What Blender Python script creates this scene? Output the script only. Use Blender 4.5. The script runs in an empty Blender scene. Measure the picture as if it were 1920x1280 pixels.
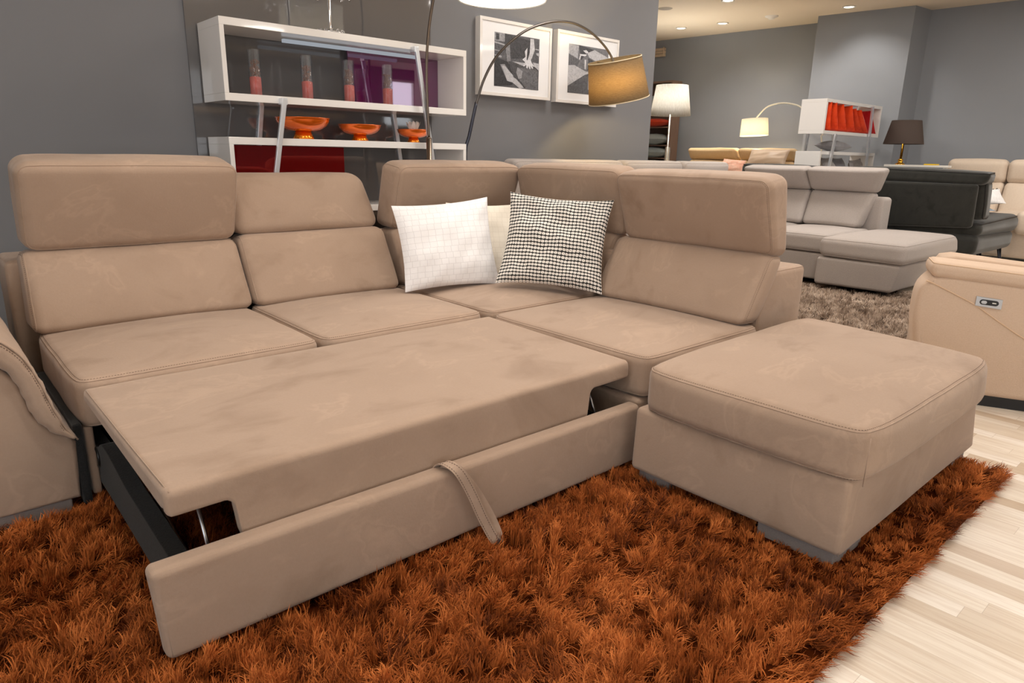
import bpy, bmesh, math, random
import numpy as np
from mathutils import Vector, Matrix

SC = bpy.context.scene
COL = SC.collection
rnd = random.Random(7)
PI = math.pi

# ------------------------------------------------------------------ materials
def lin(c):
    return tuple((x/255/12.92) if x/255 <= .04045 else ((x/255+.055)/1.055)**2.4 for x in c) + (1,)

class NT:
    def __init__(s, name):
        s.m = bpy.data.materials.new(name); s.m.use_nodes = True
        s.t = s.m.node_tree; s.t.nodes.clear()
        s.out = s.n('ShaderNodeOutputMaterial')
    def n(s, kind, **kw):
        nd = s.t.nodes.new(kind)
        for k, v in kw.items():
            if k in ('i',):
                for a, b in v.items(): nd.inputs[a].default_value = b
            else: setattr(nd, k, v)
        return nd
    def l(s, a, b): s.t.links.new(a, b)
    def math(s, op, a, b=None, clamp=False):
        nd = s.t.nodes.new('ShaderNodeMath'); nd.operation = op; nd.use_clamp = clamp
        for k, v in ((0, a), (1, b)):
            if v is None: continue
            if isinstance(v, (int, float)): nd.inputs[k].default_value = v
            else: s.l(v, nd.inputs[k])
        return nd.outputs[0]
    def mix(s, f, a, b):
        nd = s.t.nodes.new('ShaderNodeMix'); nd.data_type = 'RGBA'
        for k, v in ((0, f), (6, a), (7, b)):
            if isinstance(v, (int, float, tuple)): nd.inputs[k].default_value = v
            else: s.l(v, nd.inputs[k])
        return nd.outputs[2]
    def noise(s, co, scale, detail=3, rough=.55, dist=0):
        nd = s.t.nodes.new('ShaderNodeTexNoise')
        nd.inputs['Scale'].default_value = scale; nd.inputs['Detail'].default_value = detail
        nd.inputs['Roughness'].default_value = rough; nd.inputs['Distortion'].default_value = dist
        s.l(co, nd.inputs['Vector']); return nd.outputs['Fac']
    def ramp(s, f, stops):
        nd = s.t.nodes.new('ShaderNodeValToRGB'); e = nd.color_ramp.elements
        while len(e) < len(stops): e.new(.5)
        for k, (p, c) in enumerate(stops): e[k].position = p; e[k].color = c
        s.l(f, nd.inputs[0]); return nd.outputs[0]
    def bump(s, h, strength, dist=.01):
        nd = s.t.nodes.new('ShaderNodeBump'); nd.inputs['Strength'].default_value = strength
        nd.inputs['Distance'].default_value = dist; s.l(h, nd.inputs['Height']); return nd.outputs[0]
    def bsdf(s, base, rough=.5, normal=None, **kw):
        b = s.t.nodes.new('ShaderNodeBsdfPrincipled')
        if isinstance(base, tuple): b.inputs['Base Color'].default_value = base
        else: s.l(base, b.inputs['Base Color'])
        if isinstance(rough, (int, float)): b.inputs['Roughness'].default_value = rough
        else: s.l(rough, b.inputs['Roughness'])
        if normal: s.l(normal, b.inputs['Normal'])
        for k, v in kw.items():
            k = k.replace('_', ' ')
            if isinstance(v, (int, float, tuple)): b.inputs[k].default_value = v
            else: s.l(v, b.inputs[k])
        return b
    def fin(s, b): s.l(b.outputs[0], s.out.inputs[0]); return s.m
    def obj(s): return s.n('ShaderNodeTexCoord').outputs['Object']
    def gen_scale(s, co, sc):
        mp = s.n('ShaderNodeMapping'); mp.inputs['Scale'].default_value = sc; s.l(co, mp.inputs[0]); return mp.outputs[0]

def simple(name, rgb, rough=.5, **kw):
    t = NT(name); return t.fin(t.bsdf(lin(rgb), rough, None, **kw))

def suede(name, rgb, patch=1.0, sheen=.25, fine=1.0, patch_scale=3.2):
    """brushed micro-suede: nap patches with their own edges + fine grain"""
    t = NT(name); co = t.obj()
    r, g, b = rgb
    lo = lin((r-16*patch, g-16*patch, b-16*patch)); mid = lin(rgb); hi = lin((r+7*patch, g+6*patch, b+5*patch))
    st = t.gen_scale(co, (1, 1.7, 1.4))
    n1 = t.noise(st, patch_scale, 4, .58, .5); n3 = t.noise(co, patch_scale*2.1, 3, .5, .2)
    c1 = t.ramp(n1, [(.28, lo), (.45, mid), (.56, mid), (.60, hi), (.615, mid), (.68, hi)])
    c1 = t.mix(t.math('MULTIPLY', t.math('SUBTRACT', n3, .45, True), .9, True), c1, lo)
    n2 = t.noise(co, 130, 3, .7)
    c2 = t.mix(t.math('MULTIPLY', n2, .22*fine), c1, lin((r-45, g-45, b-45)))
    bp = t.bump(n2, .16*fine, .004)
    return t.fin(t.bsdf(c2, .85, bp, Sheen_Weight=sheen, Sheen_Roughness=.45, Specular_IOR_Level=.2))

def weave(name, rgb, rgb2, scale=260, bumpf=.3, rough=.9, sheen=.1):
    t = NT(name); co = t.obj()
    n1 = t.noise(co, scale, 3, .8); n2 = t.noise(co, 5, 4, .6)
    c = t.mix(t.math('MULTIPLY', n1, 1.1, True), lin(rgb), lin(rgb2))
    c = t.mix(t.math('MULTIPLY', n2, .3), c, lin(rgb2))
    return t.fin(t.bsdf(c, rough, t.bump(n1, bumpf, .004), Sheen_Weight=sheen, Specular_IOR_Level=.2))

def emit(name, rgb, s):
    t = NT(name); e = t.n('ShaderNodeEmission'); e.inputs[0].default_value = lin(rgb); e.inputs[1].default_value = s
    return t.fin(e)

M = {}
M['suede'] = suede('tan_suede', (169, 145, 126), 1.15, .2, 1.0, 2.6)
M['thread'] = simple('thread', (96, 74, 60), .8)
M['thread_light'] = simple('pale_thread', (196, 170, 146), .8)
M['foot'] = weave('grey_plinth', (150, 140, 134), (120, 112, 108))
M['black_cloth'] = weave('black_cloth', (52, 51, 50), (20, 20, 20), 160, .5)
M['black_plastic'] = simple('black_plastic', (16, 16, 17), .35)
M['void'] = simple('under_seat_shade', (22, 20, 19), .9)  # near-black stands in for shade inside the sofa
M['steel'] = simple('steel', (190, 192, 196), .3, Metallic=1.0)
M['chrome'] = simple('chrome', (236, 238, 242), .08, Metallic=1.0)
M['brushed'] = simple('brushed_chrome', (228, 231, 236), .32, Metallic=.75)
M['bronze'] = simple('bronze', (112, 98, 86), .3, Metallic=.9)
M['darkrod'] = simple('dark_nickel', (98, 92, 88), .3, Metallic=.8)
M['gunmetal'] = simple('gunmetal', (70, 72, 82), .35, Metallic=.8)
M['white_gloss'] = simple('white_lacquer', (236, 232, 228), .12, Coat_Weight=.5)
M['white_paint'] = simple('white_paint', (232, 228, 220), .5)
M['brass'] = simple('brass', (226, 170, 60), .25, Metallic=1.0)
M['grey_fab'] = weave('grey_fabric', (204, 195, 190), (152, 143, 138), 190, .35)
M['dark_velvet'] = suede('dark_velvet', (48, 48, 45), .75, .35, .6, 6)
M['cream'] = weave('cream_leather', (224, 208, 190), (206, 188, 170), 60, .08, .6)
M['mustard'] = weave('ochre_fabric', (212, 184, 144), (190, 160, 118), 60, .1)
M['beige_fab'] = weave('beige_fabric', (216, 192, 170), (192, 166, 144), 170, .2)
M['seam_beige'] = simple('beige_piping', (206, 176, 146), .8)
M['taupe_satin'] = simple('taupe_satin', (190, 166, 142), .4, Sheen_Weight=.3)
M['floral'] = weave('floral_cloth', (236, 222, 204), (206, 120, 90), 14, .1)
M['orange_velvet'] = suede('orange_velvet', (222, 66, 18), 1.3, .35, .4, 9)
M['red_velvet'] = suede('red_velvet', (196, 28, 34), 1.3, .35, .4, 9)
M['grey_velvet'] = suede('grey_velvet', (140, 138, 142), 1.2, .35, .5, 8)
M['slate_cloth'] = weave('slate_cloth', (176, 182, 182), (130, 140, 142), 90, .3)
M['silver_velvet'] = suede('silver_velvet', (164, 158, 156), 1.6, .4, .5, 12)
M['orange_knit'] = weave('orange_knit', (226, 80, 30), (160, 30, 12), 45, .8)
M['stripe'] = None
M['light_blue'] = weave('pale_blue_cloth', (190, 206, 222), (160, 180, 204), 100, .2)
M['potpourri'] = weave('potpourri', (176, 118, 92), (96, 56, 44), 60, .5)
M['red_sand'] = simple('red_sand', (206, 84, 70), .8)
M['petal'] = simple('petal', (250, 248, 240), .5, Subsurface_Weight=.0)
M['orange_gloss'] = simple('orange_metallic_glaze', (242, 112, 20), .16, Metallic=.55, Coat_Weight=.8)
M['gold_gloss'] = simple('gold_orange_glaze', (240, 140, 20), .18, Metallic=.8, Coat_Weight=.6)
M['yellow'] = simple('yellow_plastic', (230, 190, 10), .4)
M['black_paint'] = simple('black_paint', (22, 21, 22), .5)

def glass(name, rgb, rough=0.0):
    t = NT(name); b = t.bsdf(lin(rgb), rough, None, Transmission_Weight=1.0, IOR=1.45); return t.fin(b)
def thin_glass(name):
    t = NT(name); tr = t.n('ShaderNodeBsdfTransparent'); tr.inputs[0].default_value = (.93, .95, .97, 1); g = t.n('ShaderNodeBsdfGlossy'); g.inputs['Roughness'].default_value = .03
    lw = t.n('ShaderNodeLayerWeight'); lw.inputs[0].default_value = .35; mx = t.n('ShaderNodeMixShader')
    t.l(t.math('ADD', t.math('MULTIPLY', lw.outputs['Fresnel'], .22), .012, True), mx.inputs[0]); t.l(tr.outputs[0], mx.inputs[1]); t.l(g.outputs[0], mx.inputs[2]); t.l(mx.outputs[0], t.out.inputs[0]); return t.m
M['glass'] = thin_glass('clear_glass')
M['crystal'] = glass('crystal', (250, 250, 252))

def acrylic(name, rgb):
    # translucent tinted sheet that mirrors the shop in front of it
    t = NT(name)
    b = t.bsdf(lin(rgb), .03, None, Specular_IOR_Level=.5)
    g = t.n('ShaderNodeBsdfGlossy'); g.inputs['Color'].default_value = lin((240, 214, 234) if rgb[2] > 40 else (235, 60, 60)); g.inputs['Roughness'].default_value = .02
    mx = t.n('ShaderNodeMixShader'); mx.inputs[0].default_value = .20
    t.l(b.outputs[0], mx.inputs[1]); t.l(g.outputs[0], mx.inputs[2]); t.l(mx.outputs[0], t.out.inputs[0]); return t.m
M['magenta'] = acrylic('magenta_acrylic', (92, 8, 74))
M['red_acr'] = acrylic('red_acrylic', (118, 6, 12))

def wood(name, a, b, along=(1, 1, 8)):
    t = NT(name); co = t.gen_scale(t.obj(), along)
    n = t.noise(co, 14, 4, .6, .5); c = t.mix(n, lin(a), lin(b))
    return t.fin(t.bsdf(c, .55, t.bump(n, .1, .004)))
M['walnut'] = wood('brown_wood', (150, 122, 104), (104, 82, 70), (6, 6, .5))
M['driftwood'] = wood('pale_wood', (226, 206, 180), (176, 150, 122), (1, 1, 8))

def wallmat(name, rgb, rough=.75):
    t = NT(name); co = t.obj(); n = t.noise(co, 1.3, 3, .5); n2 = t.noise(co, 220, 2, .6)
    r, g, b = rgb
    c = t.mix(n, lin((r-4, g-4, b-4)), lin((r+4, g+4, b+4)))
    return t.fin(t.bsdf(c, rough, t.bump(n2, .05, .003), Specular_IOR_Level=.3))
M['wall'] = wallmat('grey_wall', (122, 122, 125))
M['wall_far'] = wallmat('grey_far_wall', (140, 143, 148))
M['ceiling'] = wallmat('warm_ceiling', (228, 214, 194))
M['band'] = wallmat('beige_bulkhead', (200, 178, 150))
M['glass_panel'] = simple('grey_back_painted_glass', (96, 94, 95), .04, Coat_Weight=.6, Specular_IOR_Level=.9)

def floor_mat():
    t = NT('pale_laminate'); co = t.n('ShaderNodeTexCoord').outputs['Object']
    sp = t.n('ShaderNodeSeparateXYZ'); t.l(co, sp.inputs[0])
    X, Y = sp.outputs[0], sp.outputs[1]
    W, Lh = .068, .62
    row = t.math('FLOOR', t.math('DIVIDE', X, W))
    wn = t.n('ShaderNodeTexWhiteNoise', noise_dimensions='1D'); t.l(row, wn.inputs['W'])
    yo = t.math('ADD', t.math('DIVIDE', Y, Lh), t.math('MULTIPLY', wn.outputs['Value'], 7.3))
    col = t.math('FLOOR', yo)
    cb = t.n('ShaderNodeCombineXYZ'); t.l(row, cb.inputs[0]); t.l(col, cb.inputs[1])
    w2 = t.n('ShaderNodeTexWhiteNoise', noise_dimensions='3D'); t.l(cb.outputs[0], w2.inputs['Vector'])
    tone = t.ramp(w2.outputs['Value'], [(0, lin((200, 180, 158))), (.12, lin((210, 194, 174))), (.25, lin((226, 214, 198))), (.7, lin((234, 224, 210))), (1, lin((240, 232, 222)))])
    # grain, shifted per plank
    cb2 = t.n('ShaderNodeCombineXYZ')
    t.l(t.math('MULTIPLY', X, 26.0), cb2.inputs[0])
    t.l(t.math('ADD', t.math('MULTIPLY', Y, 1.6), t.math('MULTIPLY', w2.outputs['Value'], 40.0)), cb2.inputs[1])
    g = t.noise(cb2.outputs[0], 2.6, 5, .6, .8)
    c = t.mix(t.math('MULTIPLY', t.math('SUBTRACT', g, .42, True), 1.5, True), tone, lin((176, 146, 118)))
    fx = t.math('FRACT', t.math('DIVIDE', X, W)); fx = t.math('MINIMUM', fx, t.math('SUBTRACT', 1.0, fx))
    fy = t.math('FRACT', yo); fy = t.math('MINIMUM', fy, t.math('SUBTRACT', 1.0, fy))
    seam = t.math('MAXIMUM', t.math('LESS_THAN', fx, .008), t.math('LESS_THAN', fy, .0012))
    c = t.mix(t.math('MULTIPLY', seam, .45), c, lin((150, 126, 104)))
    return t.fin(t.bsdf(c, .38, None, Specular_IOR_Level=.4))
M['floor'] = floor_mat()

def pile_mat(name, lo, mid, hi, sheen=.0):
    t = NT(name)
    at = t.n('ShaderNodeAttribute', attribute_name='tone'); c = t.ramp(at.outputs['Fac'], [(0, lin(lo)), (.5, lin(mid)), (1, lin(hi))])
    return t.fin(t.bsdf(c, .65, None, Sheen_Weight=sheen, Specular_IOR_Level=.12))
M['rust_pile'] = pile_mat('rust_pile', (82, 36, 12), (158, 82, 34), (216, 128, 66))
M['taupe_pile'] = pile_mat('taupe_pile', (120, 102, 88), (168, 148, 132), (204, 186, 170))
M['rust_back'] = simple('rug_backing', (62, 26, 8), 1.0, Specular_IOR_Level=0.0)
M['taupe_back'] = simple('rug_backing_taupe', (96, 82, 72), 1.0, Specular_IOR_Level=0.0)

def dots_mat():
    t = NT('black_and_cream_dot_cloth'); uv = t.n('ShaderNodeTexCoord').outputs['UV']
    sp = t.n('ShaderNodeSeparateXYZ'); t.l(uv, sp.inputs[0])
    nz = t.noise(uv, 9, 2, .5)
    u = t.math('ADD', t.math('MULTIPLY', sp.outputs[0], 30.0), t.math('MULTIPLY', nz, .8))
    v = t.math('ADD', t.math('MULTIPLY', sp.outputs[1], 27.0), t.math('MULTIPLY', nz, .5))
    fu = t.math('SUBTRACT', t.math('FRACT', u), .5); fv = t.math('SUBTRACT', t.math('FRACT', v), .5)
    au = t.math('POWER', t.math('ABSOLUTE', t.math('DIVIDE', fu, .43)), 3.0)
    av = t.math('POWER', t.math('ABSOLUTE', t.math('DIVIDE', fv, .35)), 3.0)
    blob = t.math('LESS_THAN', t.math('ADD', au, av), 1.0)
    r2 = t.math('ADD', t.math('POWER', t.math('DIVIDE', fu, .16), 2.0), t.math('POWER', t.math('DIVIDE', fv, .13), 2.0))
    dot = t.math('LESS_THAN', r2, 1.0)
    c = t.mix(blob, lin((52, 50, 48)), lin((238, 232, 224)))
    c = t.mix(t.math('MULTIPLY', dot, .55), c, lin((150, 130, 118)))
    return t.fin(t.bsdf(c, .85, t.bump(t.math('SUBTRACT', blob, dot), .25, .003), Specular_IOR_Level=.2))
M['dots'] = dots_mat()

def tile_mat(name, rgb, rgb2, rows=15, cols=15):
    t = NT(name); uv = t.n('ShaderNodeTexCoord').outputs['UV']
    sp = t.n('ShaderNodeSeparateXYZ'); t.l(uv, sp.inputs[0])
    v = t.math('MULTIPLY', sp.outputs[1], float(rows)); row = t.math('FLOOR', v)
    wn = t.n('ShaderNodeTexWhiteNoise', noise_dimensions='1D'); t.l(row, wn.inputs['W'])
    u = t.math('ADD', t.math('MULTIPLY', sp.outputs[0], float(cols)), t.math('MULTIPLY', wn.outputs['Value'], .45)); colm = t.math('FLOOR', u)
    cb = t.n('ShaderNodeCombineXYZ'); t.l(row, cb.inputs[0]); t.l(colm, cb.inputs[1])
    w2 = t.n('ShaderNodeTexWhiteNoise', noise_dimensions='3D'); t.l(cb.outputs[0], w2.inputs['Vector'])
    fu = t.math('FRACT', u); fv = t.math('FRACT', v)
    line = t.math('MAXIMUM', t.math('LESS_THAN', fu, .055), t.math('LESS_THAN', fv, .06))
    # ribs inside each square run one way or the other
    sel = t.math('GREATER_THAN', w2.outputs['Value'], .5)
    ru = t.math('SINE', t.math('MULTIPLY', fu, 38.0)); rv = t.math('SINE', t.math('MULTIPLY', fv, 38.0))
    rib = t.math('ADD', t.math('MULTIPLY', ru, sel), t.math('MULTIPLY', rv, t.math('SUBTRACT', 1.0, sel)))
    h = t.math('SUBTRACT', t.math('MULTIPLY', rib, .12), line)
    c = t.mix(t.math('MULTIPLY', line, .48), lin(rgb), lin(rgb2))
    c = t.mix(t.math('MULTIPLY', w2.outputs['Value'], .12), c, lin(rgb2))
    return t.fin(t.bsdf(c, .8, t.bump(h, .35, .003), Specular_IOR_Level=.25))
M['white_tile'] = tile_mat('white_basket_weave_cloth', (236, 234, 234), (186, 182, 184), 15, 14)
M['cream_tile'] = tile_mat('cream_basket_weave_cloth', (236, 228, 214), (206, 194, 178), 15, 14)

def zigzag():
    t = NT('chevron_cloth'); co = t.obj()
    w = t.n('ShaderNodeTexWave', wave_type='BANDS', bands_direction='Y'); w.inputs['Scale'].default_value = 9; w.inputs['Distortion'].default_value = 3
    t.l(co, w.inputs[0]); c = t.ramp(w.outputs['Fac'], [(.35, lin((60, 56, 54))), (.5, lin((224, 218, 208)))])
    return t.fin(t.bsdf(c, .9))
M['stripe'] = zigzag()

def shade_mat(name, rgb, thr, rough_scale=(60, 60, 260), fwd=0):
    t = NT(name); co = t.gen_scale(t.obj(), rough_scale)
    n = t.noise(co, 3, 3, .7); r, g, b = rgb
    c = t.mix(n, lin((r*.72, g*.7, b*.66)), lin((min(255, r*1.12), min(255, g*1.12), min(255, b*1.12))))
    d = t.n('ShaderNodeBsdfDiffuse'); tr = t.n('ShaderNodeBsdfTranslucent'); t.l(c, d.inputs[0]); t.l(c, tr.inputs[0])
    mx = t.n('ShaderNodeMixShader'); mx.inputs[0].default_value = thr
    t.l(d.outputs[0], mx.inputs[1]); t.l(tr.outputs[0], mx.inputs[2]); res = mx
    if fwd:
        rf = t.n('ShaderNodeBsdfRefraction'); rf.inputs['Roughness'].default_value = .62; rf.inputs['IOR'].default_value = 1.03; t.l(c, rf.inputs[0])
        m2 = t.n('ShaderNodeMixShader'); m2.inputs[0].default_value = fwd; t.l(mx.outputs[0], m2.inputs[1]); t.l(rf.outputs[0], m2.inputs[2]); res = m2
    t.l(res.outputs[0], t.out.inputs[0]); return t.m
M['shade_taupe'] = shade_mat('taupe_linen_shade', (158, 142, 118), .66, (14, 14, 120))
M['shade_white'] = shade_mat('pleated_white_shade', (240, 238, 234), .6, (50, 50, 1))
M['shade_cream'] = shade_mat('cream_shade', (250, 240, 220), .6)
M['shade_dark'] = shade_mat('dark_brown_shade', (84, 74, 70), .05)
M['lamp_lining'] = simple('shade_lining', (226, 210, 176), .6)
M['bulb'] = emit('bulb_glow', (255, 226, 180), 14)
M['diffuser'] = emit('lit_diffuser', (255, 246, 228), 1.5)
M['downlight'] = emit('downlight_glow', (255, 244, 220), 9)

# ------------------------------------------------------------------ mesh core
def link(o): COL.objects.link(o); return o
def empty(name, loc, label, cat, group=None):
    o = bpy.data.objects.new(name, None); o.empty_display_size = .05; link(o); o.location = loc
    o['label'] = label; o['category'] = cat
    if group: o['group'] = group
    return o
def tag(o, label=None, cat=None, group=None, kind=None):
    for k, v in (('label', label), ('category', cat), ('group', group), ('kind', kind)):
        if v: o[k] = v
    return o

class MB:
    def __init__(s): s.v = []; s.f = []; s.m = []; s.n = 0; s.flat = set()
    def add(s, v, f, m=0):
        v = [tuple(map(float, p)) for p in v]
        s.v += v; s.f += [tuple(i+s.n for i in q) for q in f]; s.m += [m]*len(f); s.n += len(v); return s
    def build(s, name, mats, parent=None, smooth=True, origin=None, bevel=0, sharp=None):
        me = bpy.data.meshes.new(name)
        org = Vector(origin) if origin is not None else Vector((0, 0, 0))
        if parent is not None and origin is None: org = parent.matrix_world.translation if False else Vector(world_loc(parent))
        me.from_pydata([tuple(Vector(p)-org) for p in s.v], [], s.f); me.update()
        if not isinstance(mats, (list, tuple)): mats = [mats]
        for m in mats: me.materials.append(m)
        me.polygons.foreach_set('material_index', s.m)
        me.polygons.foreach_set('use_smooth', [bool(smooth) and i not in s.flat for i in range(len(me.polygons))])
        if s.flat:
            bm = bmesh.new(); bm.from_mesh(me); bmesh.ops.recalc_face_normals(bm, faces=bm.faces); bm.to_mesh(me); bm.free()
        o = bpy.data.objects.new(name, me); link(o)
        if parent is not None:
            o.parent = parent
            if origin is not None: o.location = Vector(origin)-Vector(world_loc(parent))
        else: o.location = org
        if sharp is not None:
            try: me.set_sharp_from_angle(angle=math.radians(sharp))
            except Exception: pass
        if bevel:
            b = o.modifiers.new('bevel', 'BEVEL'); b.width = bevel; b.segments = 3; b.limit_method = 'ANGLE'; b.harden_normals = False
        return o
def world_loc(o):
    p = Vector(o.location); q = o.parent
    while q is not None: p = p+Vector(q.location); q = q.parent
    return tuple(p)

def box_corners(x0, x1, y0, y1, z0, z1):
    return [(x, y, z) for z in (z0, z1) for y in (y0, y1) for x in (x0, x1)]
def trilin(C8):
    C8 = np.array(C8, float)
    def F(p):
        p = np.atleast_2d(p); u, v, w = [(p[:, i]+1)/2 for i in range(3)]
        o = 0
        for k in range(8):
            a = u if k & 1 else 1-u; b = v if k & 2 else 1-v; c = w if k & 4 else 1-w
            o = o+(a*b*c)[:, None]*C8[k]
        return o
    return F
def wob(p, seed, amp, fr):
    r = np.random.RandomState(seed); o = np.zeros(len(p))
    for k in range(5):
        d = r.normal(size=3); d /= np.linalg.norm(d); f = fr*(1+k*.7)
        o += np.sin(p@d*f+r.uniform(0, 6.28))/(1+k*.6)
    return o*amp/2.2

def cushion(mb, C8, r=.04, puff=None, n=10, seams=(), seed=0, wr=.0015, wf=14, stitch=None, seam_r=.0022, mat=0, smat=1, stmat=2, groove=.002, warp=None, bow=('xy', .0, 8)):
    """rounded, padded block between eight corners; puff maps a face ('+z' ...) to its crown height;
    seams lists the faces whose border carries a sewn ridge"""
    C8 = [tuple(c) for c in C8]; A = np.array(C8)
    s = np.array([np.linalg.norm((A[1]-A[0]))+np.linalg.norm(A[7]-A[6]), np.linalg.norm(A[2]-A[0])+np.linalg.norm(A[7]-A[5]), np.linalg.norm(A[4]-A[0])+np.linalg.norm(A[7]-A[3])])/4
    r = min(r, s.min()*.98)
    ax = [A[1]-A[0], A[2]-A[0], A[4]-A[0]]; ax = [a/np.linalg.norm(a) for a in ax]
    F0 = trilin(C8); puff = puff or {}
    lo3 = A.min(0); 
    def F(p):                      # p in local dims
        p = np.atleast_2d(p); q = p/s
        if bow[1]:
            bi, bj = 'xyz'.index(bow[0][0]), 'xyz'.index(bow[0][1]); qb = q.copy()
            qb[:, bi] = q[:, bi]*(1-bow[1]/s[bi]*np.abs(q[:, bj])**bow[2]); qb[:, bj] = q[:, bj]*(1-bow[1]/s[bj]*np.abs(q[:, bi])**bow[2]); q = qb
        o = F0(q)
        for face, h in puff.items():
            i = 'xyz'.index(face[1]); sg = 1 if face[0] == '+' else -1
            j, k = [a for a in range(3) if a != i]
            fall = (1-np.abs(q[:, j])**2.2)*(1-np.abs(q[:, k])**2.2)*np.clip((sg*q[:, i]+1)/2, 0, 1)
            o = o+sg*h*fall[:, None]*ax[i]
        if wr:
            w = wob(o, seed, wr, wf)
            cen = o-F0(np.zeros((1, 3))); cen /= np.maximum(np.linalg.norm(cen, axis=1)[:, None], 1e-6)
            o = o+cen*w[:, None]
        if warp is not None: o = warp(o)
        return o
    def axis(a):
        inner = np.linspace(-(a-r), a-r, n+1) if a-r > 1e-5 else np.array([0.])
        tt = np.tan(np.linspace(0, PI/4, 5))[1:]
        k = a-r
        return np.concatenate([-(k+r*tt[::-1]), inner, k+r*tt])
    g = [axis(a) for a in s]
    for i in range(3):
        j, k = [(1, 2), (2, 0), (0, 1)][i]
        for sg in (-1, 1):
            U, V = np.meshgrid(g[j], g[k], indexing='ij'); P = np.zeros(U.shape+(3,)); P[..., i] = sg*s[i]; P[..., j] = U; P[..., k] = V
            P = P.reshape(-1, 3); Q = np.clip(P, -(s-r), s-r); D = P-Q; L = np.linalg.norm(D, axis=1)[:, None]
            P = Q+r*D/np.maximum(L, 1e-9); W = F(P); nu, nv = U.shape; fs = []
            for a in range(nu-1):
                for b in range(nv-1):
                    q = (a*nv+b, (a+1)*nv+b, (a+1)*nv+b+1, a*nv+b+1); fs.append(q if sg > 0 else q[::-1])
            mb.add(W, fs, mat)
    def ring(face, inset=0.0):
        i = 'xyz'.index(face[1]); sg = 1 if face[0] == '+' else -1; j, k = [(1, 2), (2, 0), (0, 1)][i]
        pts = []; c = r/math.sqrt(2)
        a0, b0 = s[j]-r, s[k]-r; nn = 18
        segs = [((a0, -b0), (a0, b0), 0), ((a0, b0), (-a0, b0), PI/2), ((-a0, b0), (-a0, -b0), PI), ((-a0, -b0), (a0, -b0), 1.5*PI)]
        ca = PI/4-inset/r
        co, so = math.cos(ca)*r, math.sin(ca)*r
        for (p0, p1, th) in segs:
            for t_ in np.linspace(0, 1, nn, endpoint=False):
                a = p0[0]+(p1[0]-p0[0])*t_; b = p0[1]+(p1[1]-p0[1])*t_
                q = np.zeros(3); q[i] = sg*(s[i]-r+so if inset else s[i]-r+c); q[j] = a+(co if inset else c)*math.cos(th); q[k] = b+(co if inset else c)*math.sin(th); pts.append(q)
            for t_ in np.linspace(0, 1, 5, endpoint=False):
                an = th+t_*PI/2; q = np.zeros(3); q[i] = sg*(s[i]-r+(so if inset else c)); q[j] = p1[0]+(co if inset else c)*math.cos(an); q[k] = p1[1]+(co if inset else c)*math.sin(an); pts.append(q)
        return F(np.array(pts))
    for face in seams:
        tube(mb, ring(face), seam_r, 6, closed=True, mat=smat)
    for face in (stitch or ()):
        stitches(mb, ring(face, -.008), mat=stmat)
    return F, s

def frames(path, closed=False):
    P = np.array(path, float); n = len(P)
    T = (np.roll(P, -1, 0)-np.roll(P, 1, 0)) if closed else np.gradient(P, axis=0)
    T /= np.maximum(np.linalg.norm(T, axis=1)[:, None], 1e-9)
    a = np.array([0, 0, 1.]) if abs(T[0][2]) < .9 else np.array([1., 0, 0])
    N = np.cross(T[0], a); N /= np.linalg.norm(N); Ns = []
    for t in T:
        N = N-t*(N@t); N /= max(np.linalg.norm(N), 1e-9); Ns.append(N.copy())
    Ns = np.array(Ns); return P, T, Ns, np.cross(T, Ns)
def tube(mb, path, r, seg=8, closed=False, mat=0, cap=True):
    P, T, N, B = frames(path, closed); n = len(P); rr = np.full(n, r) if np.isscalar(r) else np.array(r)
    an = np.linspace(0, 2*PI, seg, endpoint=False)
    V = P[:, None]+rr[:, None, None]*(np.cos(an)[None, :, None]*N[:, None]+np.sin(an)[None, :, None]*B[:, None]); V = V.reshape(-1, 3)
    f = []
    for i in range(n if closed else n-1):
        for k in range(seg):
            a = i*seg+k; b = i*seg+(k+1) % seg; c = ((i+1) % n)*seg+(k+1) % seg; d = ((i+1) % n)*seg+k; f.append((a, b, c, d))
    if not closed and cap: f += [tuple(range(seg))[::-1], tuple((n-1)*seg+k for k in range(seg))]
    mb.add(V, f, mat)
def smooth_path(pts, n=60):
    P = np.array(pts, float); d = np.concatenate([[0], np.cumsum(np.linalg.norm(np.diff(P, axis=0), axis=1))]); d /= d[-1]
    out = []
    for t in np.linspace(0, 1, n):
        i = min(max(np.searchsorted(d, t)-1, 0), len(P)-2); u = (t-d[i])/max(d[i+1]-d[i], 1e-9)
        p0 = P[max(i-1, 0)]; p1 = P[i]; p2 = P[i+1]; p3 = P[min(i+2, len(P)-1)]
        out.append(.5*((2*p1)+(-p0+p2)*u+(2*p0-5*p1+4*p2-p3)*u*u+(-p0+3*p1-3*p2+p3)*u**3))
    return np.array(out)
def stitches(mb, path, step=.0085, ln=.0048, r=.0009, mat=0):
    P = np.array(path); P = np.vstack([P, P[:1]]) if np.linalg.norm(P[0]-P[-1]) < .1 else P
    d = np.concatenate([[0], np.cumsum(np.linalg.norm(np.diff(P, axis=0), axis=1))])
    for t in np.arange(0, d[-1]-ln, step):
        a = [np.interp(t, d, P[:, k]) for k in range(3)]; b = [np.interp(t+ln, d, P[:, k]) for k in range(3)]
        tube(mb, [a, b], r, 4, mat=mat)
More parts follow.
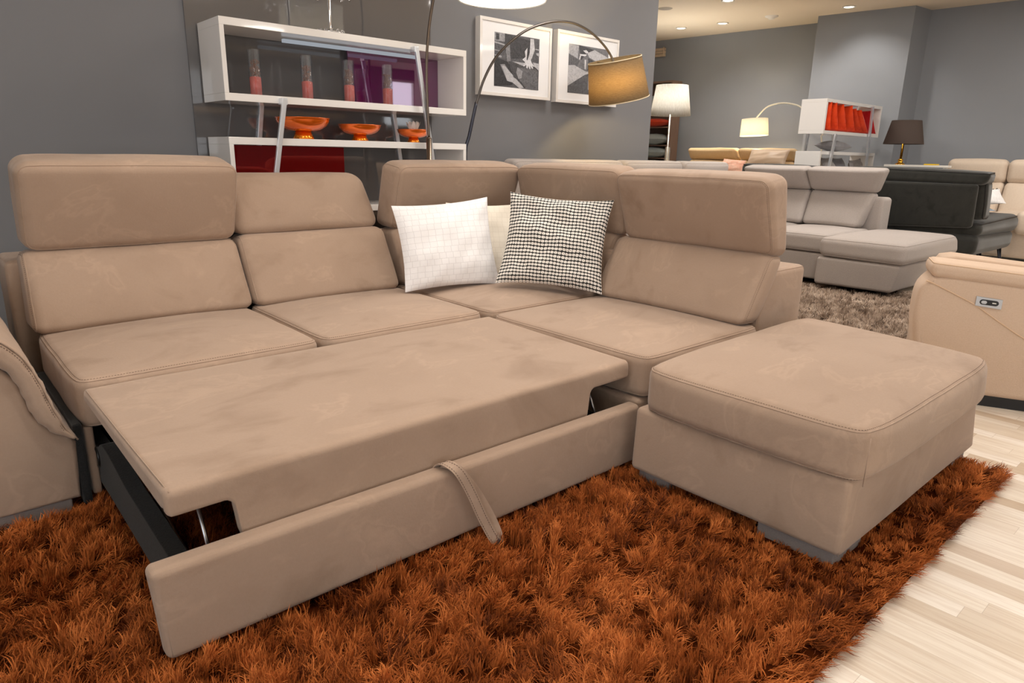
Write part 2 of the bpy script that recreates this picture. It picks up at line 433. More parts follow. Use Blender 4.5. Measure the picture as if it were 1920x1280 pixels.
def lathe(mb, prof, c=(0, 0, 0), seg=32, mat=0, axis=None, close=False):
    n = len(prof); an = np.linspace(0, 2*PI, seg, endpoint=False); V = []
    for (r, z) in prof:
        for a in an: V.append((r*math.cos(a), r*math.sin(a), z))
    V = np.array(V)
    if axis is not None:
        q = Vector((0, 0, 1)).rotation_difference(Vector(axis)).to_matrix(); V = V@np.array(q).T
    V = V+np.array(c); f = []
    for i in range(n-1):
        for k in range(seg): f.append((i*seg+k, i*seg+(k+1) % seg, (i+1)*seg+(k+1) % seg, (i+1)*seg+k))
    if close: f += [tuple(range(seg))[::-1], tuple((n-1)*seg+k for k in range(seg))]
    mb.add(V, f, mat)
def box(mb, x0, x1, y0, y1, z0, z1, mat=0):
    mb.add(box_corners(x0, x1, y0, y1, z0, z1), [(0, 2, 3, 1), (4, 5, 7, 6), (0, 1, 5, 4), (2, 6, 7, 3), (0, 4, 6, 2), (1, 3, 7, 5)], mat)
def hexa(mb, C8, mat=0): mb.add(C8, [(0, 2, 3, 1), (4, 5, 7, 6), (0, 1, 5, 4), (2, 6, 7, 3), (0, 4, 6, 2), (1, 3, 7, 5)], mat)
def bar(mb, a, b, w, d, side=(0, 1, 0), mat=0):
    a = np.array(a, float); b = np.array(b, float); t = (b-a)/np.linalg.norm(b-a); s = np.array(side, float); s -= t*(s@t); s /= np.linalg.norm(s); q = np.cross(t, s)
    V = [p+i*w/2*q+j*d/2*s for p in (a, b) for j in (-1, 1) for i in (-1, 1)]
    hexa(mb, V, mat)
def prism(mb, poly, mapf, t0, t1, mat=0):
    n = len(poly); V = [mapf(p, t0) for p in poly]+[mapf(p, t1) for p in poly]
    f = [tuple(range(n))[::-1], tuple(range(n, 2*n))]+[(i, (i+1) % n, n+(i+1) % n, n+i) for i in range(n)]
    mb.add(V, f, mat)

def padded_profile(mb, poly, y0, y1, r, mapf=None, ny=10, mat=0, seed=3, wr=.002, ri=None):
    """closed profile polygon (X,Z) swept from y0 to y1 with rounded ends (inset by normals)"""
    P = np.array(poly, float); n = len(P)
    T = np.roll(P, -1, 0)-np.roll(P, 1, 0); T /= np.linalg.norm(T, axis=1)[:, None]; N = np.stack([T[:, 1], -T[:, 0]], 1)
    area = .5*np.sum(P[:, 0]*np.roll(P[:, 1], -1)-np.roll(P[:, 0], -1)*P[:, 1])
    if area < 0: N = -N
    ri = r if ri is None else ri
    rows = []
    for a in np.linspace(0, PI/2, 6): rows.append((y0+r*(1-math.cos(a)), ri*(1-math.sin(a))))
    for t_ in np.linspace(0, 1, ny+1)[1:-1]: rows.append((y0+r+(y1-y0-2*r)*t_, 0))
    for a in np.linspace(PI/2, 0, 6): rows.append((y1-r*(1-math.cos(a)), ri*(1-math.sin(a))))
    V = []
    for (y, ins) in rows:
        q = P-N*ins
        w = np.array([(x, y, z) for x, z in q]); o = wob(w, seed, wr, 20)
        w[:, 0] += N[:, 0]*o; w[:, 2] += N[:, 1]*o
        V.append(w)
    V = np.vstack(V)
    if mapf: V = np.array([mapf(p) for p in V])
    f = []
    for i in range(len(rows)-1):
        for k in range(n): f.append((i*n+k, (i+1)*n+k, (i+1)*n+(k+1) % n, i*n+(k+1) % n))
    f += [tuple(range(n)), tuple((len(rows)-1)*n+k for k in range(n))[::-1]]
    if area < 0: f = [q[::-1] for q in f]
    f = [q[::-1] for q in f]
    mb.flat |= {len(mb.f)+len(f)-2, len(mb.f)+len(f)-1}
    mb.add(V, f, mat)

def pillow_mesh(name, BL, BR, TL, TR, thick, mats, parent=None, seed=1, n=34, wr=.004, origin=None, pinch=.07, seam=True, back=0):
    """scatter cushion from four corner points, thickness across; UV mapped"""
    BL, BR, TL, TR = [np.array(p, float) for p in (BL, BR, TL, TR)]
    nrm = np.cross(BR-BL, TL-BL); nrm /= np.linalg.norm(nrm)
    g = np.linspace(-1, 1, n+1); g = np.sign(g)*np.abs(g)**.85
    V = []; UV = []; F = []; R = np.random.RandomState(seed)
    ph = R.uniform(0, 6.28, 12)
    for side in (1, -1):
        for v in g:
            for u in g:
                # concave edges between pointed corners
                uu = u*(1-pinch*(1-v*v)**1.0*abs(u)**3); vv = v*(1-pinch*(1-u*u)*abs(v)**3)
                a, b = (uu+1)/2, (vv+1)/2
                p = (1-a)*(1-b)*BL+a*(1-b)*BR+(1-a)*b*TL+a*b*TR
                e = max(0, (1-abs(u)**2.4))*max(0, (1-abs(v)**2.4))
                h = thick/2*(e**.55)
                rad = math.hypot(u, v)
                cw = sum(math.sin(7*(u*math.cos(q)+v*math.sin(q))*(1+.3*k)+q)*(1/(1+k*.4)) for k, q in enumerate(ph[:6]))
                edge = min(1, (1-max(abs(u), abs(v)))*6)
                fold = math.sin(9*math.atan2(v, u)+ph[7])*max(0, rad-.75)*1.2
                h += (cw*wr*.55+fold*wr)*edge
                V.append(p+nrm*h*side); UV.append(((u+1)/2, (v+1)/2))
    m = (n+1)**2
    for sidx in (0, 1):
        for j in range(n):
            for i in range(n):
                q = (sidx*m+j*(n+1)+i, sidx*m+j*(n+1)+i+1, sidx*m+(j+1)*(n+1)+i+1, sidx*m+(j+1)*(n+1)+i)
                F.append(q if sidx == 0 else q[::-1])
    org = Vector(origin) if origin is not None else Vector(((BL+BR)/2).tolist())
    me = bpy.data.meshes.new(name)
    me.from_pydata([tuple(Vector(map(float, p))-org) for p in V], [], F)
    uvl = me.uv_layers.new(name='UVMap'); dat = np.array([UV[l.vertex_index] for l in me.loops], 'f').ravel(); uvl.data.foreach_set('uv', dat)
    me.polygons.foreach_set('use_smooth', [True]*len(me.polygons)); 
    for mm in (mats if isinstance(mats, (list, tuple)) else [mats]): me.materials.append(mm)
    o = bpy.data.objects.new(name, me); link(o); o.location = org
    if parent: o.parent = parent; o.location = org-Vector(world_loc(parent))
    return o

SU = [M['suede'], M['suede'], M['thread']]

# ------------------------------------------------------------------ the room
def struct(name, mb, m, smooth=False): return tag(mb.build(name, m, smooth=smooth), kind='structure')
CZ = 3.1
b = MB(); box(b, -4.2, 11.2, -7.2, 10.2, -.12, 0); struct('floor', b, M['floor'])
b = MB(); box(b, -4.2, 11.2, -7.2, 10.2, CZ, CZ+.12); struct('ceiling', b, M['ceiling'])
b = MB(); box(b, -4, 5.33, 4.1, 4.28, 0, CZ); struct('wall_back', b, M['wall'])
b = MB()
for a in ((-7, -4.5, 0, CZ), (1.5, 10, 0, CZ), (-4.5, 1.5, 0, .35), (-4.5, 1.5, 2.75, CZ)): box(b, -4.2, -4, a[0], a[1], a[2], a[3])
struct('wall_left', b, M['wall'])
b = MB(); box(b, -4, 11, 10, 10.2, 0, CZ); struct('wall_far', b, M['wall_far'])
# right-hand wall, running away from the camera
def pl(mb, pts, z0, z1): prism(mb, pts, lambda p, t: (p[0], p[1], t), z0, z1)
b = MB(); pl(b, [(10.14, 10.0), (11.2, 10.0), (11.2, -7), (11.38-.12, -7), (10.73, 2.7)][::-1], 0, CZ); 
b = MB(); pl(b, [(10.135, 10.0), (10.315, 7.94), (10.55, 5.2), (10.73, 2.7), (10.95, .2), (11.15, -2.3), (11.2, -7), (11.35, -7), (11.35, 10)], 0, CZ); struct('wall_right', b, M['wall_far'])
b = MB(); pl(b, [(10.06, 4.95), (10.22, 3.75), (10.70, 3.70), (10.60, 4.98)], 0, CZ); struct('wall_pillar', b, M['wall_far'])
# shop front behind the camera: wall with a clerestory window, beige bulkhead and dark piers
b = MB(); WX0, WX1, WZ0, WZ1 = 9.2, 10.1, 1.75, 2.86
for a in ((-4, -3.6, 0, CZ), (2.4, WX0, 0, CZ), (-3.6, 2.4, 0, .35), (-3.6, 2.4, 2.75, CZ), (WX1, 11.3, 0, CZ), (WX0, WX1, 0, WZ0), (WX0, WX1, WZ1, CZ)): box(b, a[0], a[1], -7.2, -7, a[2], a[3])
struct('wall_front', b, M['wall'])
b = MB()
for x0, x1 in ((3.2, 5.5), (5.9, 8.1)): box(b, x0, x1, -7, -6.86, 1.86, 2.34)
struct('trim_1', b, M['band'])
b = MB()
for x0, x1, z0, z1 in ((WX0, WX0+.05, WZ0, WZ1), (WX1-.05, WX1, WZ0, WZ1), (WX0, WX1, WZ0, WZ0+.05), (WX0, WX1, WZ1-.05, WZ1)): box(b, x0, x1, -7.15, -7.05, z0, z1)
wnd = tag(b.build('window_1', M['white_paint'], smooth=False), kind='structure')
b = MB(); box(b, WX0+.05, WX1-.05, -7.11, -7.10, WZ0+.05, WZ1-.05); b.build('window_pane', M['glass'], wnd, smooth=False)
def fill_window(nm, horiz, c, a0, a1):  # unseen glazing, added so fill light can enter from outside the view
    b = MB()
    for u0, u1, z0, z1 in [(a0, a1, .35, .42), (a0, a1, 2.68, 2.75)]+[(u-.035, u+.035, .42, 2.68) for u in np.linspace(a0+.035, a1-.035, 4)]:
        if horiz: box(b, u0, u1, c-.04, c+.04, z0, z1)
        else: box(b, c-.04, c+.04, u0, u1, z0, z1)
    w_ = tag(b.build(nm, M['white_paint'], smooth=False), kind='structure')
    b = MB()
    if horiz: box(b, a0+.05, a1-.05, c-.004, c+.004, .40, 2.70)
    else: box(b, c-.004, c+.004, a0+.05, a1-.05, .40, 2.70)
    b.build('window_pane', M['glass'], w_, smooth=False)
fill_window('fill_window_front', True, -7.1, -3.6, 2.4); fill_window('fill_window_left', False, -4.1, -4.5, 1.5)  # both openings invented for the cool fill
# glossy back-painted glass behind the white shelves
b = MB(); box(b, 1.285, 2.86, 4.085, 4.1, .0, 3.0)
tag(b.build('glass_wall_panel', M['glass_panel'], smooth=False), 'tall dark grey glossy panel on the wall behind the white display shelves', 'wall panel')

# ceiling fittings
def downlight(x, y, lab, first=[None]):
    t = empty('ceiling_downlight', (x, y, CZ), lab, 'ceiling light', 'recessed downlights in the warm ceiling')
    b = MB(); lathe(b, [(.062, -.001), (.085, -.001), (.085, -.012), (.078, -.016), (.062, -.010)], (x, y, CZ), 28); b.build('trim_ring', M['white_paint'], t)
    b = MB(); lathe(b, [(.0, -.006), (.062, -.006)], (x, y, CZ), 28); b.build('lens', M['downlight'], t)
    return t
for x, y, lab in ((9.716, 4.385, 'glowing round downlight nearest the grey pillar'), (9.625, 6.196, 'glowing round downlight over the far wall, middle one of the rear row'),
                  (9.544, 6.877, 'glowing round downlight over the far wall, leftmost of the rear row'), (8.326, 5.313, 'round downlight at the top edge of the photo, nearer than the rear row')): downlight(x, y, lab)
b = MB(); lathe(b, [(0, -.006), (.09, -.006), (.1, 0)], (8.21, 6.2, CZ), 32)
tag(b.build('ceiling_speaker', simple('grille_grey', (150, 138, 124), .6), origin=(8.21, 6.2, CZ)), 'grey round flat grille in the ceiling by the partition edge', 'ceiling speaker')
b = MB(); lathe(b, [(0, -.045), (.03, -.045), (.05, -.03), (.055, -.02), (.085, -.015), (.09, 0)], (9.63, 5.418, CZ), 32)
tag(b.build('smoke_detector', M['white_paint'], origin=(9.63, 5.418, CZ)), 'small white smoke detector on the ceiling between the downlights', 'smoke detector')

# ------------------------------------------------------------------ shag rugs
def shag(name, x0, x1, y0, y1, count, L, w, mat, backmat, label, seed, tuft, clumpf, keep=None, hfun=None, cluster=.8):
    root = empty(name, ((x0+x1)/2, (y0+y1)/2, 0), label, 'rug')
    b = MB(); box(b, x0, x1, y0, y1, .0, .008); b.build('backing', backmat, root, smooth=False)
    R = np.random.RandomState(seed)
    # tuft centres with common lean
    nt = int((x1-x0)*(y1-y0)/tuft**2)
    tx = R.uniform(x0, x1, nt); ty = R.uniform(y0, y1, nt)
    if keep is not None: k = keep(tx, ty); tx, ty = tx[k], ty[k]
    nt = len(tx); per = max(3, count//nt)
    def fld(x, y, s):
        r = np.random.RandomState(s); o = 0
        for k in range(7):
            a = r.uniform(0, 6.28); f = clumpf*(.5+k*.45); o = o+np.sin((x*np.cos(a)+y*np.sin(a))*f+r.uniform(0, 6.28))/(1+.25*k)
        return o/2.6
    ang = fld(tx, ty, seed+1)*2.2+R.normal(0, 1.0, nt); lean = np.clip(.72+.3*fld(tx, ty, seed+2)+R.normal(0, .28, nt), .05, 1.3)
    # near an edge the pile falls outwards
    for d, a0 in ((tx-x0, PI), (x1-tx, 0), (ty-y0, -PI/2), (y1-ty, PI/2)):
        e = d < .07; ang = np.where(e, a0+R.normal(0, .35, nt), ang); lean = np.where(e, .95, lean)
    ttone = np.clip(.5+.26*fld(tx, ty, seed+3)+R.normal(0, .2, nt), 0, 1)
    N = nt*per; ti = np.repeat(np.arange(nt), per)
    px = tx[ti]+R.normal(0, tuft*.27, N); py = ty[ti]+R.normal(0, tuft*.27, N)
    px = np.clip(px, x0, x1); py = np.clip(py, y0, y1)
    a = ang[ti]+R.normal(0, .45, N); ln = np.clip(lean[ti]+R.normal(0, .25, N), 0, 1.4); le = L*(R.uniform(.7, 1.12, N))*(1+.12*fld(tx, ty, seed+5)[ti])
    if hfun is not None: le = le*hfun(px, py)
    wd = w*R.uniform(.6, 1.2, N); tw = R.uniform(0, PI, N); tone = np.clip(ttone[ti]+R.normal(0, .13, N), 0, 1)
    dx, dy = np.cos(a), np.sin(a)
    lv = 4; S = []
    x = px.copy(); y = py.copy(); z = np.full(N, .006)
    seg = le/(lv-1)
    cx, cy = np.cos(tw), np.sin(tw)
    V = np.zeros((N, 7, 3), 'f')
    drift = R.normal(0, .55, N)
    for k in range(lv):
        if k > 0:
            aa = a+drift*(k-1)+R.normal(0, .18, N); dx, dy = np.cos(aa), np.sin(aa)
        th = ln*(.45+.75*k/(lv-1)*1.2)
        if k > 0:
            x = x+dx*np.sin(th)*seg; y = y+dy*np.sin(th)*seg; z = z+np.maximum(np.cos(th), .08)*seg
        ww = wd*[1, .95, .7, 0][k]/2
        # width is across the lean, jittered by the twist
        qx = -dy*.8+cx*.5; qy = dx*.8+cy*.5
        if k < 3:
            V[:, 2*k] = np.stack([x-qx*ww, y-qy*ww, z], 1); V[:, 2*k+1] = np.stack([x+qx*ww, y+qy*ww, z], 1)
        else: V[:, 6] = np.stack([x, y, z], 1)
    base = (np.arange(N)*7)[:, None]
    quads = np.concatenate([base+np.array([[0, 1, 3, 2]]), base+np.array([[2, 3, 5, 4]])], 1).reshape(-1, 4)
    tris = (base+np.array([[4, 5, 6]])).reshape(-1, 3)
    me = bpy.data.meshes.new('pile'); nv = N*7
    me.vertices.add(nv); co = V.reshape(-1, 3).copy(); org = np.array([(x0+x1)/2, (y0+y1)/2, 0], 'f'); me.vertices.foreach_set('co', (co-org).ravel())
    nl = quads.size+tris.size; me.loops.add(nl); me.loops.foreach_set('vertex_index', np.concatenate([quads.ravel(), tris.ravel()]).astype('i'))
    npoly = len(quads)+len(tris); me.polygons.add(npoly)
    ls = np.concatenate([np.arange(len(quads))*4, quads.size+np.arange(len(tris))*3]).astype('i'); me.polygons.foreach_set('loop_start', ls)
    me.polygons.foreach_set('use_smooth', np.ones(npoly, bool))
    me.update(calc_edges=True)
    at = me.attributes.new('tone', 'FLOAT', 'POINT'); at.data.foreach_set('value', np.repeat(tone, 7).astype('f'))
    me.materials.append(mat)
    o = bpy.data.objects.new('pile', me); link(o); o.parent = root; o['kind'] = 'stuff'
    return root

def keep1(x, y):
    hid = ((x > .25) & (x < 3.3) & (y > 2.75)) | ((x > 2.1) & (x < 2.9) & (y > .85) & (y < 1.3)) | ((x > 2.05) & (y > 1.6)) 
    return ~hid
def h1(x, y):
    low = ((x > 1.8) & (x < 3.08) & (y > .58) & (y < 1.45)) | ((y > 1.44) & (y < 1.53) & (x > .26) & (x < 1.96)) | ((y > 2.36) & (x < .33)) | ((x > 1.93) & (y > 1.43))
    near = (x > 1.70) & (x < 2.2) & (y > .55) & (y < .98)
    return np.where(near, .45, np.where(low, .62, 1.0))
RUG = shag('shag_rug', -.55, 3.0, .50, 2.9, 330000, .056, .0029, M['rust_pile'], M['rust_back'], 'rust orange shaggy long-pile rug under the tan corner sofa', 11, .026, 15, keep1, h1)
def keep2(x, y): return ~((x > 6.35) & (y > 2.2))
shag('shag_rug', 4.2, 6.75, 1.2, 3.5, 60000, .05, .006, M['taupe_pile'], M['taupe_back'], 'taupe shaggy rug on the floor in front of the light grey chaise sofa', 21, .04, 16, keep2, lambda x, y: np.where((x > 6.1) & (y > 2.0), .6, 1.0))

# ------------------------------------------------------------------ tan corner sofa bed
SOFA = empty('corner_sofa_bed', (1.7, 2.9, 0), 'large tan suede corner sofa bed with its mattress pulled out, on the rust shag rug', 'sofa')
def part(name, mb, parent=SOFA, mats=None, **kw): return mb.build(name, mats or SU, parent, **kw)

# body / plinths ----------------------------------------------------
b = MB(); cushion(b, box_corners(.27, 3.21, 3.36, 3.68, .05, .70), .03, {}, 14, ('+z',), 1); part('back_frame', b)
b = MB(); cushion(b, box_corners(2.80, 3.22, 1.485, 3.40, .05, .668), .03, {'-y': .004}, 12, ('+z', '-y'), 2); part('back_frame', b)
b = MB(); cushion(b, box_corners(1.962, 3.2, 1.475, 3.4, .05, .268), .02, {}, 10, (), 3); part('base', b)
b = MB(); box(b, .34, 1.99, 2.72, 3.4, .05, .26); part('base', b, mats=M['void'], smooth=False)  # dark block paints in the shaded void the bed slides from
b = MB(); cushion(b, box_corners(.325, .352, 2.43, 2.75, .035, .275), .010, {}, 5, (), 4); part('side_panel', b)
b = MB(); cushion(b, box_corners(.292, .318, 2.405, 3.1, .02, .30), .008, {}, 5, (), 4); part('side_panel', b, mats=[M['black_cloth']]*3)
for x0, x1, y0, y1 in ((2.05, 2.25, 1.52, 1.72), (2.9, 3.15, 1.52, 1.72), (2.9, 3.15, 3.4, 3.6), (.35, .55, 3.4, 3.6)):
    b = MB(); box(b, x0, x1, y0, y1, .0, .055); part('foot', b, mats=M['foot'], smooth=False, bevel=.004)

# seats --------------------------------------------------------------
def seat(name, C8, r=.035, puff=.030, seed=5, st=('+z',)):
    b = MB(); cushion(b, C8, r, {'+z': puff, '-y': .004}, 18, ('+z', '-z'), seed, .003, 10, stitch=st, bow=('xy', .016, 9)); return part(name, b)
seat('seat_cushion', box_corners(.312, 1.150, 2.392, 3.20, .272, .440), seed=6)
seat('seat_cushion', box_corners(1.152, 1.975, 2.392, 3.20, .272, .440), seed=7)
seat('seat_cushion', [(1.985, 2.37, .275), (2.9, 2.37, .275), (1.985, 3.25, .275), (2.95, 3.25, .275), (1.985, 2.37, .437), (2.9, 2.37, .437), (1.985, 3.25, .437), (2.95, 3.25, .437)], .03, .030, 8)
seat('seat_cushion', box_corners(1.962, 2.80, 1.448, 2.365, .270, .435), .035, .026, 9)

# backrests ---------------------------------------------------------
def C8f(x0, x1, fb, ft, bb, bt, x0t=None, x1t=None):
    """front-bottom, front-top, back-bottom, back-top given as (y,z)"""
    x0t = x0 if x0t is None else x0t; x1t = x1 if x1t is None else x1t
    return [(x0, fb[0], fb[1]), (x1, fb[0], fb[1]), (x0, bb[0], bb[1]), (x1, bb[0], bb[1]), (x0t, ft[0], ft[1]), (x1t, ft[0], ft[1]), (x0t, bt[0], bt[1]), (x1t, bt[0], bt[1])]
def C8g(y0, y1, fb, ft, bb, bt, y0t=None, y1t=None):
    """same for a backrest facing -X; values are (x,z)"""
    y0t = y0 if y0t is None else y0t; y1t = y1 if y1t is None else y1t
    return [(fb[0], y0, fb[1]), (bb[0], y0, bb[1]), (fb[0], y1, fb[1]), (bb[0], y1, bb[1]), (ft[0], y0t, ft[1]), (bt[0], y0t, bt[1]), (ft[0], y1t, ft[1]), (bt[0], y1t, bt[1])]
def pad(name, C, r, puff, seed, seams=(), st=(), n=16):
    b = MB(); cushion(b, C, r, puff, n, seams, seed, .0032, 9, stitch=st, bow=('xz' if C[0][1] == C[1][1] and abs(C[0][0]-C[1][0]) > .5 else 'yz', .012 if name == 'headrest' else .004, 14)); return part(name, b)
pad('backrest_cushion', C8f(.300, 1.158, (3.07, .44), (3.255, .752), (3.33, .42), (3.42, .74), .318, 1.155), .045, {'-y': .03}, 31, ('-x', '+x'), ('-x',))
pad('backrest_cushion', C8f(1.165, 1.955, (3.07, .44), (3.255, .762), (3.33, .42), (3.42, .75)), .045, {'-y': .03}, 32, ('-x', '+x'))
pad('headrest', C8f(.330, 1.158, (3.25, .735), (3.13, 1.085), (3.43, .745), (3.31, 1.125)), .045, {'-y': .012, '+z': .006}, 33, ('-y', '+y'))
pad('headrest', C8f(1.160, 1.957, (3.265, .747), (3.37, 1.045), (3.42, .75), (3.56, 1.03), 1.158, 1.90), .06, {'-y': .03}, 34, ())
pad('backrest_cushion', C8f(2.0, 2.80, (3.07, .44), (3.24, .752), (3.33, .42), (3.42, .74)), .045, {'-y': .02}, 35, ())
pad('headrest', C8f(1.985, 2.86, (3.24, .735), (3.12, 1.085), (3.42, .745), (3.32, 1.115)), .045, {'-y': .012, '+z': .006}, 36, ('-y', '-x'))
pad('backrest_cushion', C8g(2.385, 3.12, (2.70, .44), (2.875, .755), (2.9, .42), (3.02, .74)), .045, {'-x': .02}, 37, ('-y',))
pad('headrest', C8g(2.330, 3.14, (2.88, .735), (2.79, 1.085), (3.03, .745), (2.97, 1.112)), .045, {'-x': .012, '+z': .006}, 38, ('-x',))
pad('backrest_cushion', C8g(1.475, 2.37, (2.66, .44), (2.855, .745), (2.80, .43), (2.985, .735)), .045, {'-x': .03, '-y': .01}, 39, ('-y', '+y'), ('-y',))
pad('headrest', C8g(1.470, 2.325, (2.87, .725), (2.735, 1.072), (3.0, .71), (2.925, 1.10)), .045, {'-x': .012, '+z': .006}, 40, ('-x', '+x'), ('-x',))

# left arm: body, rolled pad, plinth --------------------------------
def arm_w(p):   # the arm drifts outwards towards the back
    return (p[0], p[1], p[2])
body = [(.286, .05), (.300, .24), (.285, .275), (.238, .295), (.195, .366), (.175, .47), (.13, .53), (.05, .56), (-.12, .55), (-.12, .05)]
b = MB(); padded_profile(b, body, 2.40, 3.5, .018, arm_w, 12, 0, 3, .001); part('armrest_body', b, mats=SU, sharp=50)
def cr(pts, n): return [tuple(p) for p in smooth_path([(a, 0, c) for a, c in pts], n)]
outer = [(-.12, .665), (.0, .668), (.09, .650), (.155, .605), (.202, .545), (.232, .460), (.252, .38), (.275, .31), (.303, .262)]
inner = [(.280, .268), (.238, .290), (.195, .362), (.172, .465), (.125, .535), (.05, .562), (-.12, .556)]
po = [(p[0], p[2]) for p in cr(outer, 34)]+[(p[0], p[2]) for p in cr(inner, 26)]
oc = [(p[0], p[2]) for p in cr(outer, 40)]; ic = [(p[0], p[2]) for p in cr(inner, 40)][::-1]
oc = np.array(oc); ic = np.array(ic); npt = len(oc)
b = MB(); Y0, Y1, r_ = 2.372, 3.52, .034; rws = [(Y0, .46)]+[(Y0+r_*(1-math.cos(a)), .40*(1-math.sin(a))) for a in np.linspace(0, PI/2, 8)]+[(y, 0) for y in np.linspace(Y0+r_, Y1-r_, 24)[1:]]+[(Y1, .4)]
V = []
for (y, fr) in rws:
    A_ = oc+(ic-oc)*fr; B_ = ic+(oc-ic)*fr; ringp = np.vstack([A_, B_[::-1]]); w3 = np.array([(x, y, z) for x, z in ringp]); gath = wob(w3, 5, .0028, 22)
    fz = np.sin(np.arange(len(ringp))*1.9)*.0022*(1 if y < Y0+r_ else max(0, 1-(y-Y0-r_)/.06))
    cen = (oc+ic)/2; cc = np.vstack([cen, cen[::-1]]); dd = ringp-cc; dd /= np.maximum(np.linalg.norm(dd, axis=1)[:, None], 1e-6)
    V.append(np.stack([ringp[:, 0]+dd[:, 0]*(gath+fz), np.full(len(ringp), y), ringp[:, 1]+dd[:, 1]*(gath+fz)], 1))
m_ = 2*npt; V = np.vstack(V); f = []
for i in range(len(rws)-1):
    for k in range(m_): f.append((i*m_+k, i*m_+(k+1) % m_, (i+1)*m_+(k+1) % m_, (i+1)*m_+k))
for base_ in (0, (len(rws)-1)*m_):
    for k in range(npt-1): f.append((base_+k, base_+k+1, base_+m_-2-k, base_+m_-1-k))
b.add(V, f); b.flat.add(-1)
sm = [(x-.004, 2.3795, z-.004) for x, z in [(p[0], p[2]) for p in cr(outer, 60)]]
tube(b, sm, .003, 6, mat=1)
stitches(b, [(x-.006, 2.3745, z-.006) for x, y, z in sm], mat=2)
part('armrest_pad', b)
b = MB(); cushion(b, box_corners(-.10, .262, 2.412, 3.4, .0, .052), .006, {}, 4, (), 3); part('foot', b, mats=[M['foot']]*3)

# pull-out bed ------------------------------------------------------
prof = [(.330, .368), (.470, .352), (.490, .335), (.497, .262), (1.710, .262), (1.716, .330), (1.735, .348), (1.942, .352), (1.945, .405), (1.925, .4175), (.345, .4175), (.330, .405)]
b = MB()
def zbot(x):
    def side(d):                       # d = distance inward from the notch edge
        return float(np.interp(d, [-.03, -.022, -.014, -.007, -.002, .002, .006, .012], [.352, .350, .344, .332, .290, .255, .242, .236]))
    return max(side(x-.488), side(1.722-x))
xs = sorted(set([.331, .334, .340, .350]+list(np.linspace(.36, .45, 6))+[.488+d for d in (-.030, -.026, -.022, -.018, -.014, -.010, -.007, -.0045, -.002, .0, .002, .004, .006, .009, .012)]+list(np.linspace(.52, 1.69, 40))+[1.722-d for d in (-.030, -.026, -.022, -.018, -.014, -.010, -.007, -.0045, -.002, .0, .002, .004, .006, .009, .012)]+list(np.linspace(1.76, 1.91, 6))+[1.925, 1.935, 1.941, 1.944]))
V = []; np_ = None; x0_, x1_ = xs[0], xs[-1]; re = .014
for x in [x0_]+xs+[x1_]:
    dend = min(x-x0_, x1_-x); e = re*(1-math.sqrt(max(0, 1-(1-min(1, dend/re))**2)))
    if len(V) == 0 or (x == x1_ and len(V) >= len(xs)+1): e = re*1.15
    zb_ = zbot(x); zt = .4185; rr = .020; pr_ = []
    for a in np.linspace(0, PI/2, 4): pr_.append((2.385-e-.010*(1-math.cos(a)), zt-e-.010*(1-math.sin(a))))
    for y in np.linspace(2.36, 1.512+e+rr+.002, 22): pr_.append((y, zt-e+.006*(1-abs(2*(x-1.137)/1.62)**3)*math.sin(PI*np.clip((y-1.512)/.873, 0, 1))**.6))
    for a in np.linspace(PI/2, 0, 7)[1:]: pr_.append((1.512+e+rr*(1-math.cos(a)), zt-e-rr*(1-math.sin(a))))
    for t_ in np.linspace(0, 1, 7)[1:]: pr_.append((1.512+e+.0015*math.sin(9*x), (zt-e-rr)*(1-t_)+(zb_+e+.006)*t_))
    pr_ += [(1.514+e, zb_+e+.002), (1.519+e, zb_+e), (1.540-e*.5, zb_+e), (1.546-e*.5, zb_+e+.006), (1.547, max(zb_+e+.008, .350)), (1.56, .357+e*.6)]
    for y in np.linspace(1.7, 2.375, 6): pr_.append((y, .357+.02*(y-1.56)/.8+e*.6))
    # the slab is a touch wider at the back
    V.append([(x+(.04*(x-x0_)/(x1_-x0_))*(y-1.512)/.873, y, z+wob(np.array([[x, y, z]]), 50, .0014, 9)[0]) for y, z in pr_])
m_ = len(V[0]); f = []
for i in range(len(V)-1):
    for k in range(m_): f.append((i*m_+k, (i+1)*m_+k, (i+1)*m_+(k+1) % m_, i*m_+(k+1) % m_))
f += [tuple(range(m_)), tuple((len(V)-1)*m_+k for k in range(m_))]
b.add([p for r0 in V for p in r0], f); b.flat |= {len(b.f)-1, len(b.f)-2}
def rp(poly, rr, k=5):
    out = []; n = len(poly)
    for i in range(n):
        p0, p, p1 = [np.array(poly[(i+d) % n], float) for d in (-1, 0, 1)]; r = rr[i]
        if r == 0: out.append(tuple(p)); continue
        a = p+(p0-p)/np.linalg.norm(p0-p)*r; c = p+(p1-p)/np.linalg.norm(p1-p)*r
        for t_ in np.linspace(0, 1, k): out.append(tuple((1-t_)**2*a+2*t_*(1-t_)*p+t_*t_*c))
    return out
tube(b, smooth_path([(.342, 1.518, .412), (.340, 1.54, .4178), (.338, 1.9, .4180), (.338, 2.36, .4180)], 20), .0014, 6, mat=1)
part('pull_out_mattress', b)
# front panel
b = MB()
cushion(b, [(.285, 1.452, .034), (1.945, 1.452, .034), (.285, 1.506, .034), (1.945, 1.508, .034), (.268, 1.452, .266), (1.948, 1.452, .261), (.268, 1.509, .270), (1.948, 1.509, .264)], .018, {'-y': .004}, 20, (), 51, .0016, 9)
tube(b, [(.295, 1.4545, .05), (.283, 1.4545, .25)], .0016, 5, mat=1)
FP = part('bed_front_panel', b)
